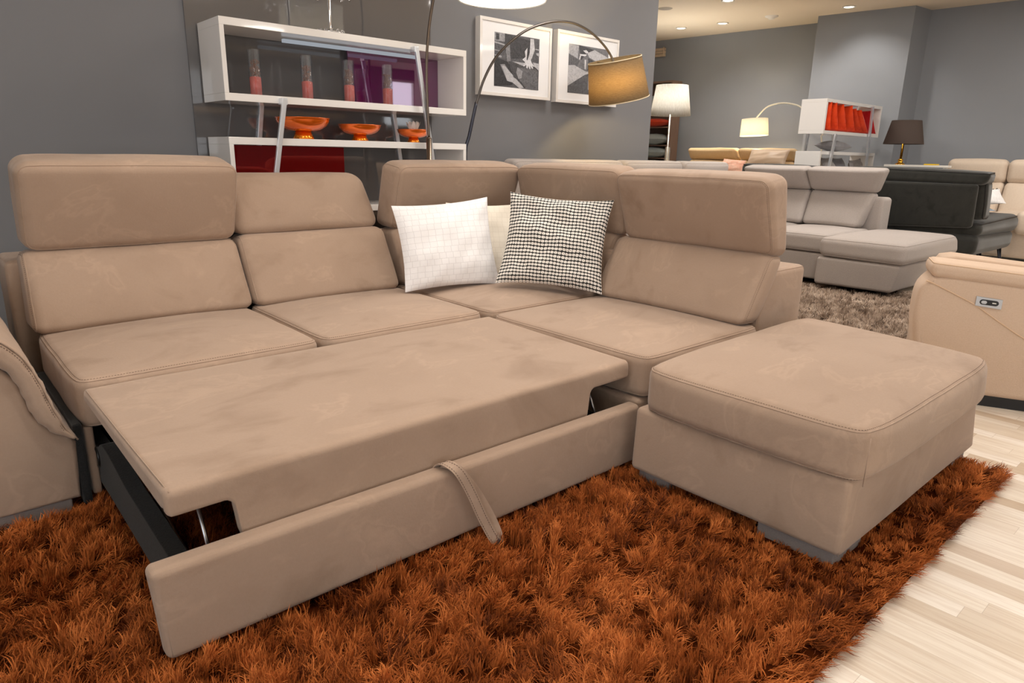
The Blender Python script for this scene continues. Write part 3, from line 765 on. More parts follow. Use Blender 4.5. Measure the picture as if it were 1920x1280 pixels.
# strap (loop hanging over the panel)
b = MB()
ctr = smooth_path([(1.055, 1.500, .262), (1.058, 1.47, .285), (1.075, 1.425, .272), (1.105, 1.405, .205), (1.135, 1.388, .120), (1.160, 1.370, .055), (1.170, 1.362, .036), (1.180, 1.365, .044), (1.172, 1.382, .09), (1.145, 1.403, .16), (1.110, 1.420, .225), (1.085, 1.45, .268), (1.07, 1.49, .268)], 70)
P, T, N, B = frames(ctr); wdir = np.array([.93, -.32, .12]); wdir /= np.linalg.norm(wdir)
V = []; 
for p, t in zip(P, T):
    w = wdir-t*(wdir@t); w /= np.linalg.norm(w); nn = np.cross(t, w)
    for a, c in ((-.5, -.5), (.5, -.5), (.5, .5), (-.5, .5)): V.append(p+w*a*.030+nn*c*.0035)
f = [];
for i in range(len(P)-1):
    for k in range(4): f.append((4*i+k, 4*i+(k+1) % 4, 4*i+4+(k+1) % 4, 4*i+4+k))
f += [(0, 1, 2, 3), tuple(4*(len(P)-1)+k for k in (3, 2, 1, 0))]
b.add(V, f)
for sgn in (-.36, .36):
    stitches(b, [p+(wdir-t*(wdir@t))*.030*sgn+np.cross(t, wdir-t*(wdir@t))*s2 for p, t in list(zip(P, T)) for s2 in (.0022,)], mat=2)
part('pull_strap', b, FP, sharp=40)
# mechanism
def rail(x):
    b = MB(); prism(b, rp([(2.70, .07), (2.30, .07), (1.505, .045), (1.505, .175), (2.05, .205), (2.22, .235), (2.34, .245), (2.42, .20), (2.70, .20)], [.0, .02, .01, .02, .03, .05, .04, .03, 0], 4), lambda p, t: (t, p[0], p[1]), x, x+.045)
    return part('slide_rail', b, mats=M['black_cloth'], smooth=False, bevel=.004)
rail(.352); rail(1.86)
for x in (.425, 1.83):
    b = MB(); tube(b, [(x, 2.50, .235), (x, 1.515, .055)], .0055, 10); tube(b, [(x, 2.50, .235), (x, 2.24, .187)], .009, 10); tube(b, [(x-.012, 2.27, .19), (x+.012, 2.27, .19)], .012, 12); part('steel_strut', b, mats=M['steel'])
    b = MB(); tube(b, [(x, 1.64, .35), (x, 1.53, .14)], .005, 10); part('steel_strut', b, mats=M['steel'])
for x in (.335,):
    b = MB(); lathe(b, [(0, 0), (.035, 0), (.042, .006), (.042, .03), (.036, .036), (.02, .04), (.018, .06), (0, .06)], (x+.015, 2.43, .165), 28, axis=(1, 0, 0)); lathe(b, [(.028, -.004), (.034, -.002), (.034, 0)], (x+.015, 2.43, .165), 24, axis=(1, 0, 0)); part('pivot_knob', b, mats=M['black_plastic'])

# ------------------------------------------------------------------ ottoman
OT = empty('ottoman', (2.44, 1.01, 0), 'big square tan suede ottoman at the end of the corner sofa, half on the rug', 'ottoman')
b = MB()
cushion(b, [(1.823, .603, .288), (3.02, .600, .288), (1.825, 1.395, .288), (3.17, 1.43, .288), (1.823, .603, .448), (2.98, .605, .448), (1.825, 1.392, .448), (3.10, 1.42, .448)], .038, {'+z': .042, '-y': .010, '-x': .008, '+x': .075}, 22, ('+z', '-z'), 61, .0032, 9, stitch=('+z', '-z'), bow=('xy', .03, 8))
for (x, y) in ((1.829, .609),): tube(b, [(x, y, .30), (x, y, .44)], .0018, 6, mat=1)
part('seat_cushion', b, OT)
b = MB()
cushion(b, [(1.836, .640, .056), (3.06, .640, .056), (1.836, 1.40, .056), (3.13, 1.40, .056), (1.848, .646, .292), (2.99, .646, .292), (1.848, 1.40, .292), (3.08, 1.40, .292)], .02, {'-x': .006}, 14, (), 62, .0016, 9)
tube(b, [(1.845, .648, .06), (1.855, .654, .28)], .0018, 6, mat=1)
part('base', b, OT)
for x0, x1, y0, y1 in ((1.862, 2.06, .665, .905), (2.9, 3.05, .665, .80), (1.87, 2.02, 1.25, 1.38), (2.92, 3.05, 1.28, 1.38)):
    b = MB(); box(b, x0, x1, y0, y1, 0, .062); part('foot', b, OT, mats=M['foot'], smooth=False, bevel=.004)

# ------------------------------------------------------------------ scatter cushions on the sofa
def loose(name, BL, BR, TL, TR, th, mats, label, seed, cat='pillow', group=None, **kw):
    o = pillow_mesh(name, BL, BR, TL, TR, th, mats, seed=seed, **kw); return tag(o, label, cat, group)
loose('scatter_pillow', (1.855, 2.90, .462), (2.41, 2.80, .462), (1.86, 3.02, .888), (2.435, 2.955, .922), .13, M['white_tile'], 'white square basket-weave pillow standing in the sofa corner, left of the dotted one', 3, wr=.004)
loose('scatter_pillow', (2.290, 2.706, .495), (2.640, 2.265, .462), (2.50, 2.835, .955), (2.79, 2.345, .930), .13, M['dots'], 'black and cream dotted square pillow leaning in the sofa corner', 5, pinch=.09, wr=.011)
loose('scatter_pillow', (2.20, 3.02, .462), (2.66, 2.78, .462), (2.28, 3.13, .885), (2.74, 3.03, .870), .10, M['cream_tile'], 'cream basket-weave pillow mostly hidden behind the white and dotted pillows', 8)

# ------------------------------------------------------------------ white display shelves against the back wall
SH = empty('display_shelf', (2.12, 3.915, 0), 'white lacquered open display shelves on chrome ladder legs against the grey wall', 'shelf')
def openbox(x0, x1, y0, y1, z0, z1, t, name='shelf_box', parent=SH):
    b = MB(); box(b, x0, x1, y0, y1, z1-t, z1); box(b, x0, x1, y0, y1, z0, z0+t); box(b, x0, x0+t*.62, y0, y1, z0+t, z1-t); box(b, x1-t*.62, x1, y0, y1, z0+t, z1-t)
    return b.build(name, M['white_gloss'], parent, smooth=False, bevel=.0015)
openbox(1.340, 2.905, 3.75, 4.07, 1.392, 1.792, .038)
openbox(1.340, 2.905, 3.75, 4.07, .80, 1.212, .038)
b = MB(); box(b, 2.205, 2.880, 4.035, 4.045, 1.431, 1.753); b.build('back_panel', M['magenta'], SH, smooth=False)['label'] = 'magenta mirror-finish acrylic back panel'
b = MB(); box(b, 1.366, 2.15, 4.035, 4.045, .84, 1.172); b.build('back_panel', M['red_acr'], SH, smooth=False)['label'] = 'deep red glossy acrylic back panel'
b = MB(); box(b, 1.74, 2.63, 3.90, 3.925, 1.728, 1.746); b.build('pale_bar', emit('pale_bar_glow', (222, 230, 240), .42), SH, smooth=False)  # pale bar given weak emission of its own so it looks brighter
for (a, c) in (((1.640, 3.712, 1.415), (1.37, 3.712, 0)), ((2.492, 3.712, 1.765), (2.79, 3.712, 0)), ((1.66, 4.076, 1.40), (1.46, 4.076, 0)), ((2.545, 4.076, 1.43), (2.75, 4.076, 0))):
    b = MB(); bar(b, a, c, .026, .018, (0, 1, 0)); 
    if a[1] < 3.9: bar(b, (a[0], 3.705, a[2]-.012), (a[0], 3.76, a[2]-.012), .034, .03, (1, 0, 0))
    b.build('ladder_leg', M['brushed'], SH, smooth=False, bevel=.002)

# glass tubes with potpourri
zb = 1.4305
def vase(x, k, lab):
    t = empty('glass_cylinder_vase', (x, 3.87, zb), lab, 'vase', 'glass cylinders in the upper shelf box')
    b = MB(); lathe(b, [(0, 0), (.032, 0), (.033, .002), (.033, .236), (.0305, .236), (.0305, .006), (0, .006)], (x, 3.87, zb), 28); b.build('glass_tube', M['glass'], t)
    b = MB(); lathe(b, [(0, .0065), (.0298, .0065), (.0298, .095), (.02, .1), (0, .102)], (x, 3.87, zb), 24); b.build('red_filling', M['red_sand'], t)
    b = MB(); R = random.Random(k)
    for q in range(90):
        a = R.uniform(0, 6.28); rr = R.uniform(.006, .022); z = .106+R.random()**1.1*.076; c = np.array((x+rr*math.cos(a), 3.87+rr*math.sin(a), zb+z)); s0 = R.uniform(0, 6.28); ra = R.uniform(.004, .008)
        ax1 = np.array([R.gauss(0, 1) for _ in range(3)]); ax1 /= np.linalg.norm(ax1); ax2 = np.cross(ax1, [R.gauss(0, 1) for _ in range(3)]); ax2 /= np.linalg.norm(ax2)
        tube(b, [c+ra*(math.cos(s0+u)*ax1+math.sin(s0+u)*ax2)+np.cross(ax1, ax2)*u*.0008 for u in np.linspace(0, 4.5, 9)], .0017, 5, mat=0)
    b.build('potpourri', M['potpourri'], t)['kind'] = 'stuff'
for k, (x, lab) in enumerate(((1.553, 'glass cylinder with red sand and wood curls, leftmost of the four on the shelf'), (1.851, 'glass cylinder with red sand and wood curls, second from the left on the shelf'),
                 (2.117, 'glass cylinder with red sand and wood curls just left of the magenta panel'), (2.381, 'glass cylinder with red sand and wood curls in front of the magenta panel'))): vase(x, k, lab)

# orange footed bowls
def bowl(x, R0, h, lab, y=3.88):
    z = 1.2125; t = empty('footed_bowl', (x, y, z), lab, 'bowl', 'orange footed bowls on the lower shelf')
    fr = R0*.40; fh = h*.38
    b = MB(); lathe(b, [(0, 0), (fr, 0), (fr*1.02, .004), (fr*.88, fh*.5), (fr*.74, fh), (0, fh)], (x, y, z), 40); b.build('foot', M['gold_gloss'], t)
    b = MB(); pr = [(0, fh)]+[(R0*(.30+.70*math.sin(u)), fh+(h-fh)*(1-math.cos(u))) for u in np.linspace(0, PI/2*.98, 12)]; pi = [(r-.005, zz+.003) for r, zz in pr[::-1][:-1]]+[(0, fh+.006)]
    lathe(b, pr+[(R0*1.03, h), (R0*1.03, h+.003)]+pi, (x, y, z), 48); b.build('bowl_body', M['orange_gloss'], t)
    return t
bowl(1.815, .150, .115, 'largest orange glazed footed bowl, by the left ladder leg')
bowl(2.182, .127, .092, 'medium orange glazed footed bowl, middle of the three')
bowl(2.572, .103, .078, 'smallest orange glazed footed bowl, holding a white flower')
# lotus flower in the smallest bowl
b = MB(); R = random.Random(4)
for ringi, (nn, tilt, L) in enumerate(((9, 1.05, .075), (8, .7, .07), (6, .35, .06))):
    for k in range(nn):
        a = k/nn*2*PI+ringi*.3; d = np.array((math.cos(a), math.sin(a), 0)); sd = np.array((-d[1], d[0], 0)); V = []; n1 = 6
        for i in range(n1+1):
            u = i/n1; w = .016*math.sin(PI*min(1, u*.85+.15))**.8*(1 if u < .98 else .05); th = tilt*(1-.35*u); c = np.array((2.572, 3.88, 1.2125+.060))+d*math.sin(th)*L*u+np.array((0, 0, math.cos(th)*L*u+.008*u))
            for q in (-1, 0, 1): V.append(c+sd*w*q+np.array((0, 0, .004*abs(q)))-d*.003*(1-abs(q)))
        f = [(3*i+q, 3*i+q+1, 3*i+4+q, 3*i+3+q) for i in range(n1) for q in (0, 1)]
        nb = len(V); V2 = [p-np.array((0, 0, .0012)) for p in V]; b.add(V+V2, f+[tuple(j+nb for j in q[::-1]) for q in f])
tag(b.build('lotus_flower', M['petal'], origin=(2.572, 3.88, 1.2725)), 'white lotus flower sitting in the smallest orange bowl', 'flower')

# crystal lamp on the top board
CL = empty('crystal_lamp', (1.985, 3.818, 1.7935), 'chrome stemmed crystal lamp standing on top of the white shelf box', 'lamp')
c0 = (1.985, 3.818, 1.7935)
b = MB(); lathe(b, [(0, 0), (.062, 0), (.064, .004), (.05, .009), (.012, .014), (.0075, .03), (.0075, .62), (0, .62)], c0, 28); b.build('stem', M['chrome'], CL)
def repeat_part(proto, spots, base):
    for k, p in enumerate(spots):
        o = proto
        if k: o = proto.copy(); link(o); o.parent = proto.parent
        o.location = Vector(p)-Vector(base)
b = MB(); lathe(b, [(0, 0), (.006, .002), (.0085, .0085), (.006, .015), (0, .017)], (0, 0, 0), 8)
o = b.build('crystal_bead', M['crystal'], CL, origin=(0, 0, 0)); repeat_part(o, [(c0[0]+.072*math.cos(k/13*2*PI), c0[1]+.072*math.sin(k/13*2*PI), c0[2]) for k in range(13)], c0)
b = MB()
for j in range(4): lathe(b, [(0, -.004), (.005, .005), (0, .014)], (0, 0, .04+j*.03), 6)
lathe(b, [(0, 0), (.009, .008), (.004, .028), (0, .040)], (0, 0, 0), 8); tube(b, [(0, 0, .03), (0, 0, .165)], .0008, 4)
o = b.build('crystal_drop', M['crystal'], CL, origin=(0, 0, 0)); repeat_part(o, [(c0[0]+.13*math.cos(k/12*2*PI), c0[1]+.13*math.sin(k/12*2*PI), c0[2]+.18) for k in range(12)], c0)
b = MB(); an = np.linspace(0, 2*PI, 40, endpoint=False); tube(b, [(c0[0]+.13*math.cos(a), c0[1]+.13*math.sin(a), c0[2]+.345) for a in an], .004, 6, closed=True)
for k in range(4): a = k*PI/2; tube(b, [(c0[0], c0[1], c0[2]+.36), (c0[0]+.13*math.cos(a), c0[1]+.13*math.sin(a), c0[2]+.345)], .003, 6)
b.build('hanging_ring', M['chrome'], CL)
b = MB(); lathe(b, [(.15, .62), (.10, .86)], c0, 36); o = b.build('lamp_shade', M['shade_white'], CL)
sd = o.modifiers.new('s', 'SOLIDIFY'); sd.thickness = .002

# ------------------------------------------------------------------ framed prints
def prnt(polys, x0, x1, z0, z1, y, parent):
    b = MB(); mats = []
    for k, (tone, pts) in enumerate(polys):
        mats.append(GR(tone)); yy = y-.0002*(k+1)
        V = [(x0+u*(x1-x0), yy, z1-v*(z1-z0)) for u, v in pts]; b.add(V, [tuple(range(len(V)))[::-1] if area2(pts) > 0 else tuple(range(len(V)))], k)
    return b.build('photo_print', mats, parent, smooth=False)
def area2(p): return sum(p[i][0]*p[(i+1) % len(p)][1]-p[(i+1) % len(p)][0]*p[i][1] for i in range(len(p)))
GRc = {}
def GR(g):
    if g not in GRc:
        t = NT('print_grey'); co = t.obj(); n = t.noise(co, 60, 4, .7, 1.0); d = 22
        c = t.mix(t.ramp(n, [(.35, (0, 0, 0, 1)), (.65, (1, 1, 1, 1))]), lin((max(0, g-d), max(0, g-d), max(0, g-d+5))), lin((min(255, g+d*.7), min(255, g+d*.7), min(255, g+d*.7+5))))
        GRc[g] = t.fin(t.bsdf(c, .5))
    return GRc[g]
def picture(x0, x1, z0, z1, ix0, ix1, iz0, iz1, polys, lab):
    yb, yf = 4.1, 4.045
    root = empty('framed_photo', ((x0+x1)/2, yb, z0), lab, 'picture frame', 'framed black and white photos on the grey wall')
    b = MB(); w = .022
    box(b, x0, x1, yf, yb, z1-w, z1); box(b, x0, x1, yf, yb, z0, z0+w); box(b, x0, x0+w, yf, yb, z0+w, z1-w); box(b, x1-w, x1, yf, yb, z0+w, z1-w); b.build('frame', M['white_gloss'], root, smooth=False, bevel=.001)
    b = MB(); box(b, x0+w, x1-w, yf+.008, yf+.012, z0+w, z1-w); b.build('mat_board', simple('mat_board', (238, 238, 240), .35, Coat_Weight=.15), root, smooth=False)
    prnt(polys, ix0, ix1, iz0, iz1, yf+.0079, root)
Q = [(0, 0), (1, 0), (1, 1), (0, 1)]
hand = [(.70, .44), (.66, .50), (.62, .55), (.645, .57), (.70, .53), (.70, .59), (.735, .60), (.745, .54), (.77, .60), (.80, .605), (.795, .54), (.83, .59), (.86, .585), (.835, .53), (.87, .55), (.885, .54), (.82, .47), (.80, .43)]
p1 = [(84, Q), (150, [(0, 0), (.30, .0), (.30, .15), (0, .16)]), (60, [(.03, .02), (.1, .02), (.1, .13), (.03, .14)]), (165, [(0, .17), (.22, .2), (.22, .225), (0, .20)]), (58, [(.22, .0), (.78, .06), (.78, .4), (.35, .45), (.22, .3)]), (130, [(.23, .2), (.33, .2), (.35, .5), (.28, .52)]), (150, [(0, .32), (.18, .33), (.18, .345), (0, .34)]),
      (165, [(0, .41), (.16, .42), (.15, .46), (.02, .44)]), (40, [(0, .45), (.28, .52), (.45, .7), (.4, .95), (0, 1)]), (128, [(.12, .58), (.22, .57), (.42, .80), (.28, .88)]), (176, [(.16, .60), (.22, .60), (.52, .86), (.66, .98), (.56, 1), (.40, .90), (.28, .88)]), (66, [(.30, .5), (.62, .58), (.55, .85), (.42, .8)]),
      (96, [(.50, .60), (.95, .62), (1, 1), (.70, 1), (.56, .84), (.48, .7)]), (140, [(.5, .6), (.62, .66), (.6, .8), (.53, .82), (.48, .7)]), (205, [(.66, .28), (.72, .2), (.70, .50), (.61, .44), (.68, .38)]), (195, [(.78, .02), (.86, .02), (.89, .22), (.83, .38), (.78, .46), (.72, .46), (.77, .30), (.78, .15)]), (206, hand),
      (175, [(.38, .5), (.7, .50), (.62, .56)]), (180, [(.85, .47), (1, .48), (1, .62), (.88, .54)]), (170, [(.9, .2), (1, .2), (1, .225), (.9, .215)]), (168, [(.92, .28), (1, .27), (1, .34), (.93, .32)])]
picture(3.256, 3.968, 1.565, 2.086, 3.395, 3.842, 1.632, 1.998, p1, 'white framed black and white photo of a hand and forearm, beside the shelf')
p2 = [(110, Q), (168, [(0, 0), (.24, .02), (.22, .28), (0, .2)]), (92, [(0, .2), (.14, .27), (.28, .32), (.2, .44), (0, .43)]), (62, [(.24, .0), (.63, .05), (.45, .13), (.3, .3)]), (186, [(.45, .14), (.63, .05), (.98, .16), (1, .25), (.68, .28), (.5, .22)]), (66, [(.48, .24), (.68, .30), (1, .25), (1, .42), (.45, .5)]), (180, [(0, .44), (.14, .42), (.42, .52), (.62, .54), (.3, .68), (0, .88)]),
      (84, [(0, .86), (.4, .60), (.6, .52), (1, .6), (1, 1), (0, 1)]), (150, [(.5, .6), (.66, .6), (.7, .9), (.5, .9)]), (120, [(.35, .27), (.48, .27), (.47, .48), (.37, .48)]), (205, [(.39, .28), (.43, .28), (.425, .48), (.40, .48)]), (222, [(.26, .18), (.44, .17), (.40, .21), (.28, .21)]), (214, [(.27, .21), (.30, .21), (.27, .30), (.245, .29)]), (210, [(.34, .10), (.42, .08), (.48, .12), (.42, .15)]),
      (206, [(.60, .37), (.66, .36), (.71, .39), (.69, .43), (.62, .42)]), (196, [(.75, .45), (.94, .28), (.95, .30), (.77, .46)]), (190, [(.80, .50), (.97, .33), (.98, .35), (.82, .51)])]
picture(4.030, 4.765, 1.560, 2.094, 4.165, 4.640, 1.640, 2.005, p2, 'white framed black and white still life photo behind the taupe lampshade')

# ------------------------------------------------------------------ lamps
def glow(name, loc, power, rgb, rad=.04, parent=None):
    ld = bpy.data.lights.new(name, 'POINT'); ld.energy = power; ld.color = lin(rgb)[:3]; ld.shadow_soft_size = rad
    o = bpy.data.objects.new(name, ld); link(o); o.location = loc
    if parent: o.parent = parent; o.location = Vector(loc)-Vector(world_loc(parent))
    return o
# tall arc lamp whose shade hangs over the sofa, mostly above the frame
A1 = empty('arc_floor_lamp', (2.565, 3.69, 0), 'tall bronze arc floor lamp before the shelf, lit white shade at the top edge', 'floor lamp', None)
b = MB(); lathe(b, [(0, 0), (.10, 0), (.10, .012), (.09, .018), (.02, .022), (0, .022)], (2.565, 3.69, 0), 40); b.build('base', M['bronze'], A1)
b = MB(); tube(b, [(2.565, 3.69, .02), (2.562, 3.69, 1.236)], .0175, 18); tube(b, [(2.562, 3.69, 1.236), (2.562, 3.69, 1.245)], [.0175, .012], 18); b.build('pole', M['bronze'], A1)
b = MB(); tube(b, smooth_path([(2.562, 3.69, 1.24), (2.552, 3.69, 1.69), (2.590, 3.66, 2.05), (2.62, 3.52, 2.36), (2.60, 3.30, 2.52), (2.57, 3.08, 2.50), (2.55, 3.0, 2.40), (2.545, 2.98, 2.26)], 60), .0085, 12); b.build('arc', M['bronze'], A1)
sc = np.array((2.545, 2.98, 1.93))
b = MB(); lathe(b, [(.235, 0), (.232, .26), (.228, .26), (.231, .003), (.235, 0)], sc, 56); b.build('lamp_shade', M['shade_white'], A1)
b = MB(); lathe(b, [(0, .004), (.231, .004), (.231, .007), (0, .007)], sc, 56); b.build('diffuser', M['diffuser'], A1)
b = MB()
for k in range(3): a = k*2*PI/3; tube(b, [sc+np.array((0, 0, .24)), sc+np.array((.229*math.cos(a), .229*math.sin(a), .25))], .003, 6)
b.build('shade_spokes', M['bronze'], A1)
glow('bulb_light', (sc[0], sc[1], sc[2]+.13), 7, (255, 236, 205), .05, A1)

# black to bronze arc lamp with tilted taupe drum
A2 = empty('arc_floor_lamp', (2.96, 3.70, 0), 'arc floor lamp with a tilted taupe drum shade before the framed photos', 'floor lamp', None)
b = MB(); lathe(b, [(0, 0), (.075, 0), (.075, .014), (.02, .02), (0, .02)], (3.06, 3.70, 0), 40); b.build('base', M['gunmetal'], A2)
A2.location = (3.06, 3.70, 0)
for ch in [c for c in bpy.data.objects if c.parent == A2]: ch.location = (-.1+.1, 0, 0); 
for v in [c for c in bpy.data.objects if c.parent == A2][0].data.vertices: v.co.x -= .1
b = MB(); tube(b, smooth_path([(3.06, 3.70, .015), (3.0, 3.72, .35), (2.945, 3.76, .75), (2.938, 3.80, 1.143), (2.966, 3.795, 1.27), (3.017, 3.785, 1.483)], 40), .0115, 14); b.build('pole', M['gunmetal'], A2)
b = MB(); tube(b, smooth_path([(3.012, 3.786, 1.46), (3.027, 3.77, 1.531), (3.056, 3.755, 1.626), (3.125, 3.74, 1.748), (3.228, 3.725, 1.857), (3.381, 3.71, 1.963), (3.541, 3.695, 2.028), (3.681, 3.68, 2.058), (3.829, 3.665, 2.058), (3.985, 3.65, 2.015), (4.122, 3.635, 1.935), (4.19, 3.62, 1.86), (4.205, 3.61, 1.80)], 80), .0088, 12); b.build('arc', M['darkrod'], A2)
# drum: in-view axis tilt
ctop = np.array((4.196, 3.60, 1.852)); cbot = np.array((4.270, 3.60, 1.568)); axv = (ctop-cbot); hh = np.linalg.norm(axv); axv /= hh
b = MB(); lathe(b, [(.232, 0), (.200, hh), (.196, hh), (.228, .001), (.232, 0)], cbot, 64, axis=axv); b.build('lamp_shade', M['shade_taupe'], A2)
b = MB(); lathe(b, [(.201, hh-.005), (.2025, hh-.005), (.2025, hh+.002), (.198, hh+.002)], cbot, 64, axis=axv); lathe(b, [(.231, 0), (.234, 0), (.234, .006), (.231, .006)], cbot, 64, axis=axv); b.build('shade_rim', M['lamp_lining'], A2)
b = MB()
e1 = np.cross(axv, (0, 1, 0)); e1 /= np.linalg.norm(e1); e2 = np.cross(axv, e1)
for k in range(3): a = k*2*PI/3+.4; tube(b, [ctop-axv*.03, ctop-axv*.01+(e1*math.cos(a)+e2*math.sin(a))*.198], .0025, 6)
tube(b, [ctop-axv*.03, ctop-axv*.10], .014, 12); b.build('bulb_holder', M['bronze'], A2)
lb = (ctop+cbot)/2-axv*.0
b = MB(); lathe(b, [(0, -.05), (.02, -.045), (.03, -.02), (.028, .005), (.014, .03), (.012, .04)], lb+axv*.075+np.array((-.050, -.045, 0)), 20, axis=axv); b.build('bulb', M['bulb'], A2)
glow('bulb_light', tuple(lb-axv*.015+np.array((-.058, -.053, 0))), 12.0, (255, 220, 150), .035, A2)

# ------------------------------------------------------------------ light grey sectional behind
GS = empty('grey_chaise_sofa', (6.9, 3.1, 0), 'light grey fabric sectional sofa with a chaise, on the taupe shag rug', 'sofa')
GM = [M['grey_fab'], M['grey_fab'], M['thread_light']]
def gp(name, C, r, puff, seed, seams=('+z',), n=10): 
    b = MB(); cushion(b, C, r, puff, n, seams, seed, .003, 10, seam_r=.003); return b.build(name, GM, GS)
# chaise
gp('chaise_cushion', [(6.20, 2.04, .30), (7.62, 2.04, .30), (6.20, 2.785, .31), (7.62, 2.785, .31), (6.20, 2.04, .485), (7.58, 2.06, .485), (6.20, 2.785, .485), (7.58, 2.785, .485)], .06, {'+z': .03, '+x': .05}, 71, ('+z', '-z'))
gp('base', [(6.26, 2.13, .055), (7.45, 2.13, .055), (6.22, 2.79, .055), (7.45, 2.79, .055), (6.23, 2.07, .305), (7.52, 2.07, .305), (6.22, 2.79, .305), (7.52, 2.79, .305)], .03, {}, 72, ())
gp('seat_cushion', box_corners(6.40, 7.40, 2.795, 3.48, .31, .485), .05, {'+z': .025}, 73, ('+z', '-z'))
gp('seat_cushion', box_corners(6.40, 7.40, 3.485, 4.1, .31, .485), .05, {'+z': .02}, 74)
gp('base', box_corners(6.43, 7.45, 2.80, 4.2, .055, .305), .02, {}, 75, ())
for k, (y0, y1) in enumerate(((2.80, 3.455), (3.46, 4.18))):
    gp('backrest_cushion', C8g(y0+(.07 if k == 0 else 0), y1, (7.20, .50), (7.34, .855), (7.38, .48), (7.52, .84), y0-.0, y1), .05, {'-x': .03}, 76+k, ())
    gp('headrest', C8g(y0+.0, y1, (7.33, .85), (7.13, 1.07), (7.50, .84), (7.36, 1.10), y0-.13 if k == 0 else y0, y1), .05, {'-x': .03}, 78+k, ())
gp('back_frame', box_corners(7.42, 7.66, 2.73, 4.2, .055, .80), .04, {}, 80, ())
# far run along the wall
gp('back_frame', box_corners(3.35, 6.5, 3.86, 4.04, .055, .84), .04, {}, 81, ())
gp('seat_cushion', box_corners(3.42, 6.2, 3.42, 3.80, .31, .47), .05, {'+z': .02}, 82)
gp('base', box_corners(3.42, 6.4, 3.45, 3.9, .055, .305), .03, {}, 83, ())
for k, (x0, x1) in enumerate(((3.36, 4.60), (4.61, 5.44), (5.45, 6.22))):
    gp('headrest', C8f(x0, x1, (3.80, .80), (3.76, 1.115), (3.95, .80), (3.93, 1.125)), .05, {'-y': .02}, 84+k, ('-y',))
for x0, y0 in ((6.35, 2.2), (7.3, 2.2), (7.3, 4.0), (3.5, 3.5), (3.5, 3.85), (6.45, 4.0)):
    b = MB(); box(b, x0, x0+.08, y0, y0+.08, 0, .058); b.build('foot', M['black_paint'], GS, smooth=False)

# ------------------------------------------------------------------ dark velvet sofa seen from behind
DS = empty('dark_velvet_sofa', (8.4, 3.3, 0), 'charcoal velvet sofa seen from behind, between the grey sofa and the cream one', 'sofa')
DM = [M['dark_velvet'], M['black_paint'], M['thread']]
def dp(name, C, r, puff, seed, seams=(), n=10, wr=.006):
    b = MB(); cushion(b, C, r, puff, n, seams, seed, wr, 9, seam_r=.008); return b.build(name, DM, DS)
dp('back_panel', [(7.98, 2.08, .52), (8.06, 2.08, .53), (7.98, 4.6, .40), (8.06, 4.6, .40), (7.86, 2.06, .955), (7.94, 2.06, .955), (7.86, 4.6, .955), (7.94, 4.6, .955)], .035, {}, 91, wr=.002)
for k, (y0, y1) in enumerate(((2.0, 3.27), (3.29, 4.62))):
    dp('back_cushion', [(8.06, y0, .60), (8.26, y0, .60), (8.06, y1, .60), (8.26, y1, .60), (7.93, y0, .99), (8.14, y0, .99), (7.93, y1, .99), (8.14, y1, .99)], .06, {'+x': .03}, 92+k, ('-y', '+y'))
    dp('head_cushion', [(7.87, y0, .945), (8.18, y0, .955), (7.87, y1, .955), (8.18, y1, .955), (7.87, y0-.04, 1.065), (8.12, y0-.02, 1.075), (7.87, y1, 1.10), (8.12, y1, 1.10)], .05, {'+z': .014}, 94+k, ('+z', ))
dp('seat_cushion', [(8.02, 2.0, .44), (9.35, 1.98, .42), (8.02, 3.7, .44), (9.35, 3.7, .42), (8.02, 2.0, .575), (9.35, 1.98, .62), (8.02, 3.7, .58), (9.35, 3.7, .62)], .075, {'+z': .02}, 97, ('+z',))
dp('base', [(8.0, 2.02, .24), (9.28, 2.0, .24), (8.0, 3.7, .24), (9.28, 3.7, .24), (8.0, 2.0, .455), (9.33, 2.0, .44), (8.0, 3.7, .455), (9.33, 3.7, .44)], .07, {}, 98, wr=.002)
dp('base', box_corners(8.0, 8.24, 3.7, 4.6, .05, .62), .05, {}, 99, wr=.002)
for x, y in ((8.45, 2.1), (9.2, 2.1), (8.3, 3.5), (9.2, 3.5)):
    b = MB(); tube(b, [(x, y, .25), (x+.06, y-.05, 0)], [.012, .008], 10); tube(b, [(x+.10, y, .25), (x+.06, y-.05, 0)], [.012, .008], 10); b.build('metal_leg', M['gunmetal'], DS)
loose('scatter_pillow', (8.72, 2.36, .73), (9.18, 2.10, .73), (8.82, 2.52, .80), (9.32, 2.22, .88), .09, [M['white_tile']], 'white pillow with a black zigzag edge on the charcoal sofa seat', 12)
b = MB(); 
for k in range(24):
    u = k/24; p = np.array((8.82, 2.52, .80))*(1-u)+np.array((9.32, 2.22, .88))*u; tube(b, [p, p+np.array((.012, -.006, (-1)**k*.012))], .006, 5)
pil = [o for o in bpy.data.objects if o.name.startswith('scatter_pillow')][-1]
pil = bpy.data.objects.get('scatter_pillow.003') or pil
b.build('zigzag_trim', M['black_paint'], pil)
loose('scatter_pillow', (8.70, 2.40, .652), (9.10, 2.16, .652), (8.78, 2.56, .665), (9.22, 2.30, .665), .05, [M['light_blue']], 'pale blue pillow lying under the white one on the charcoal sofa', 13)

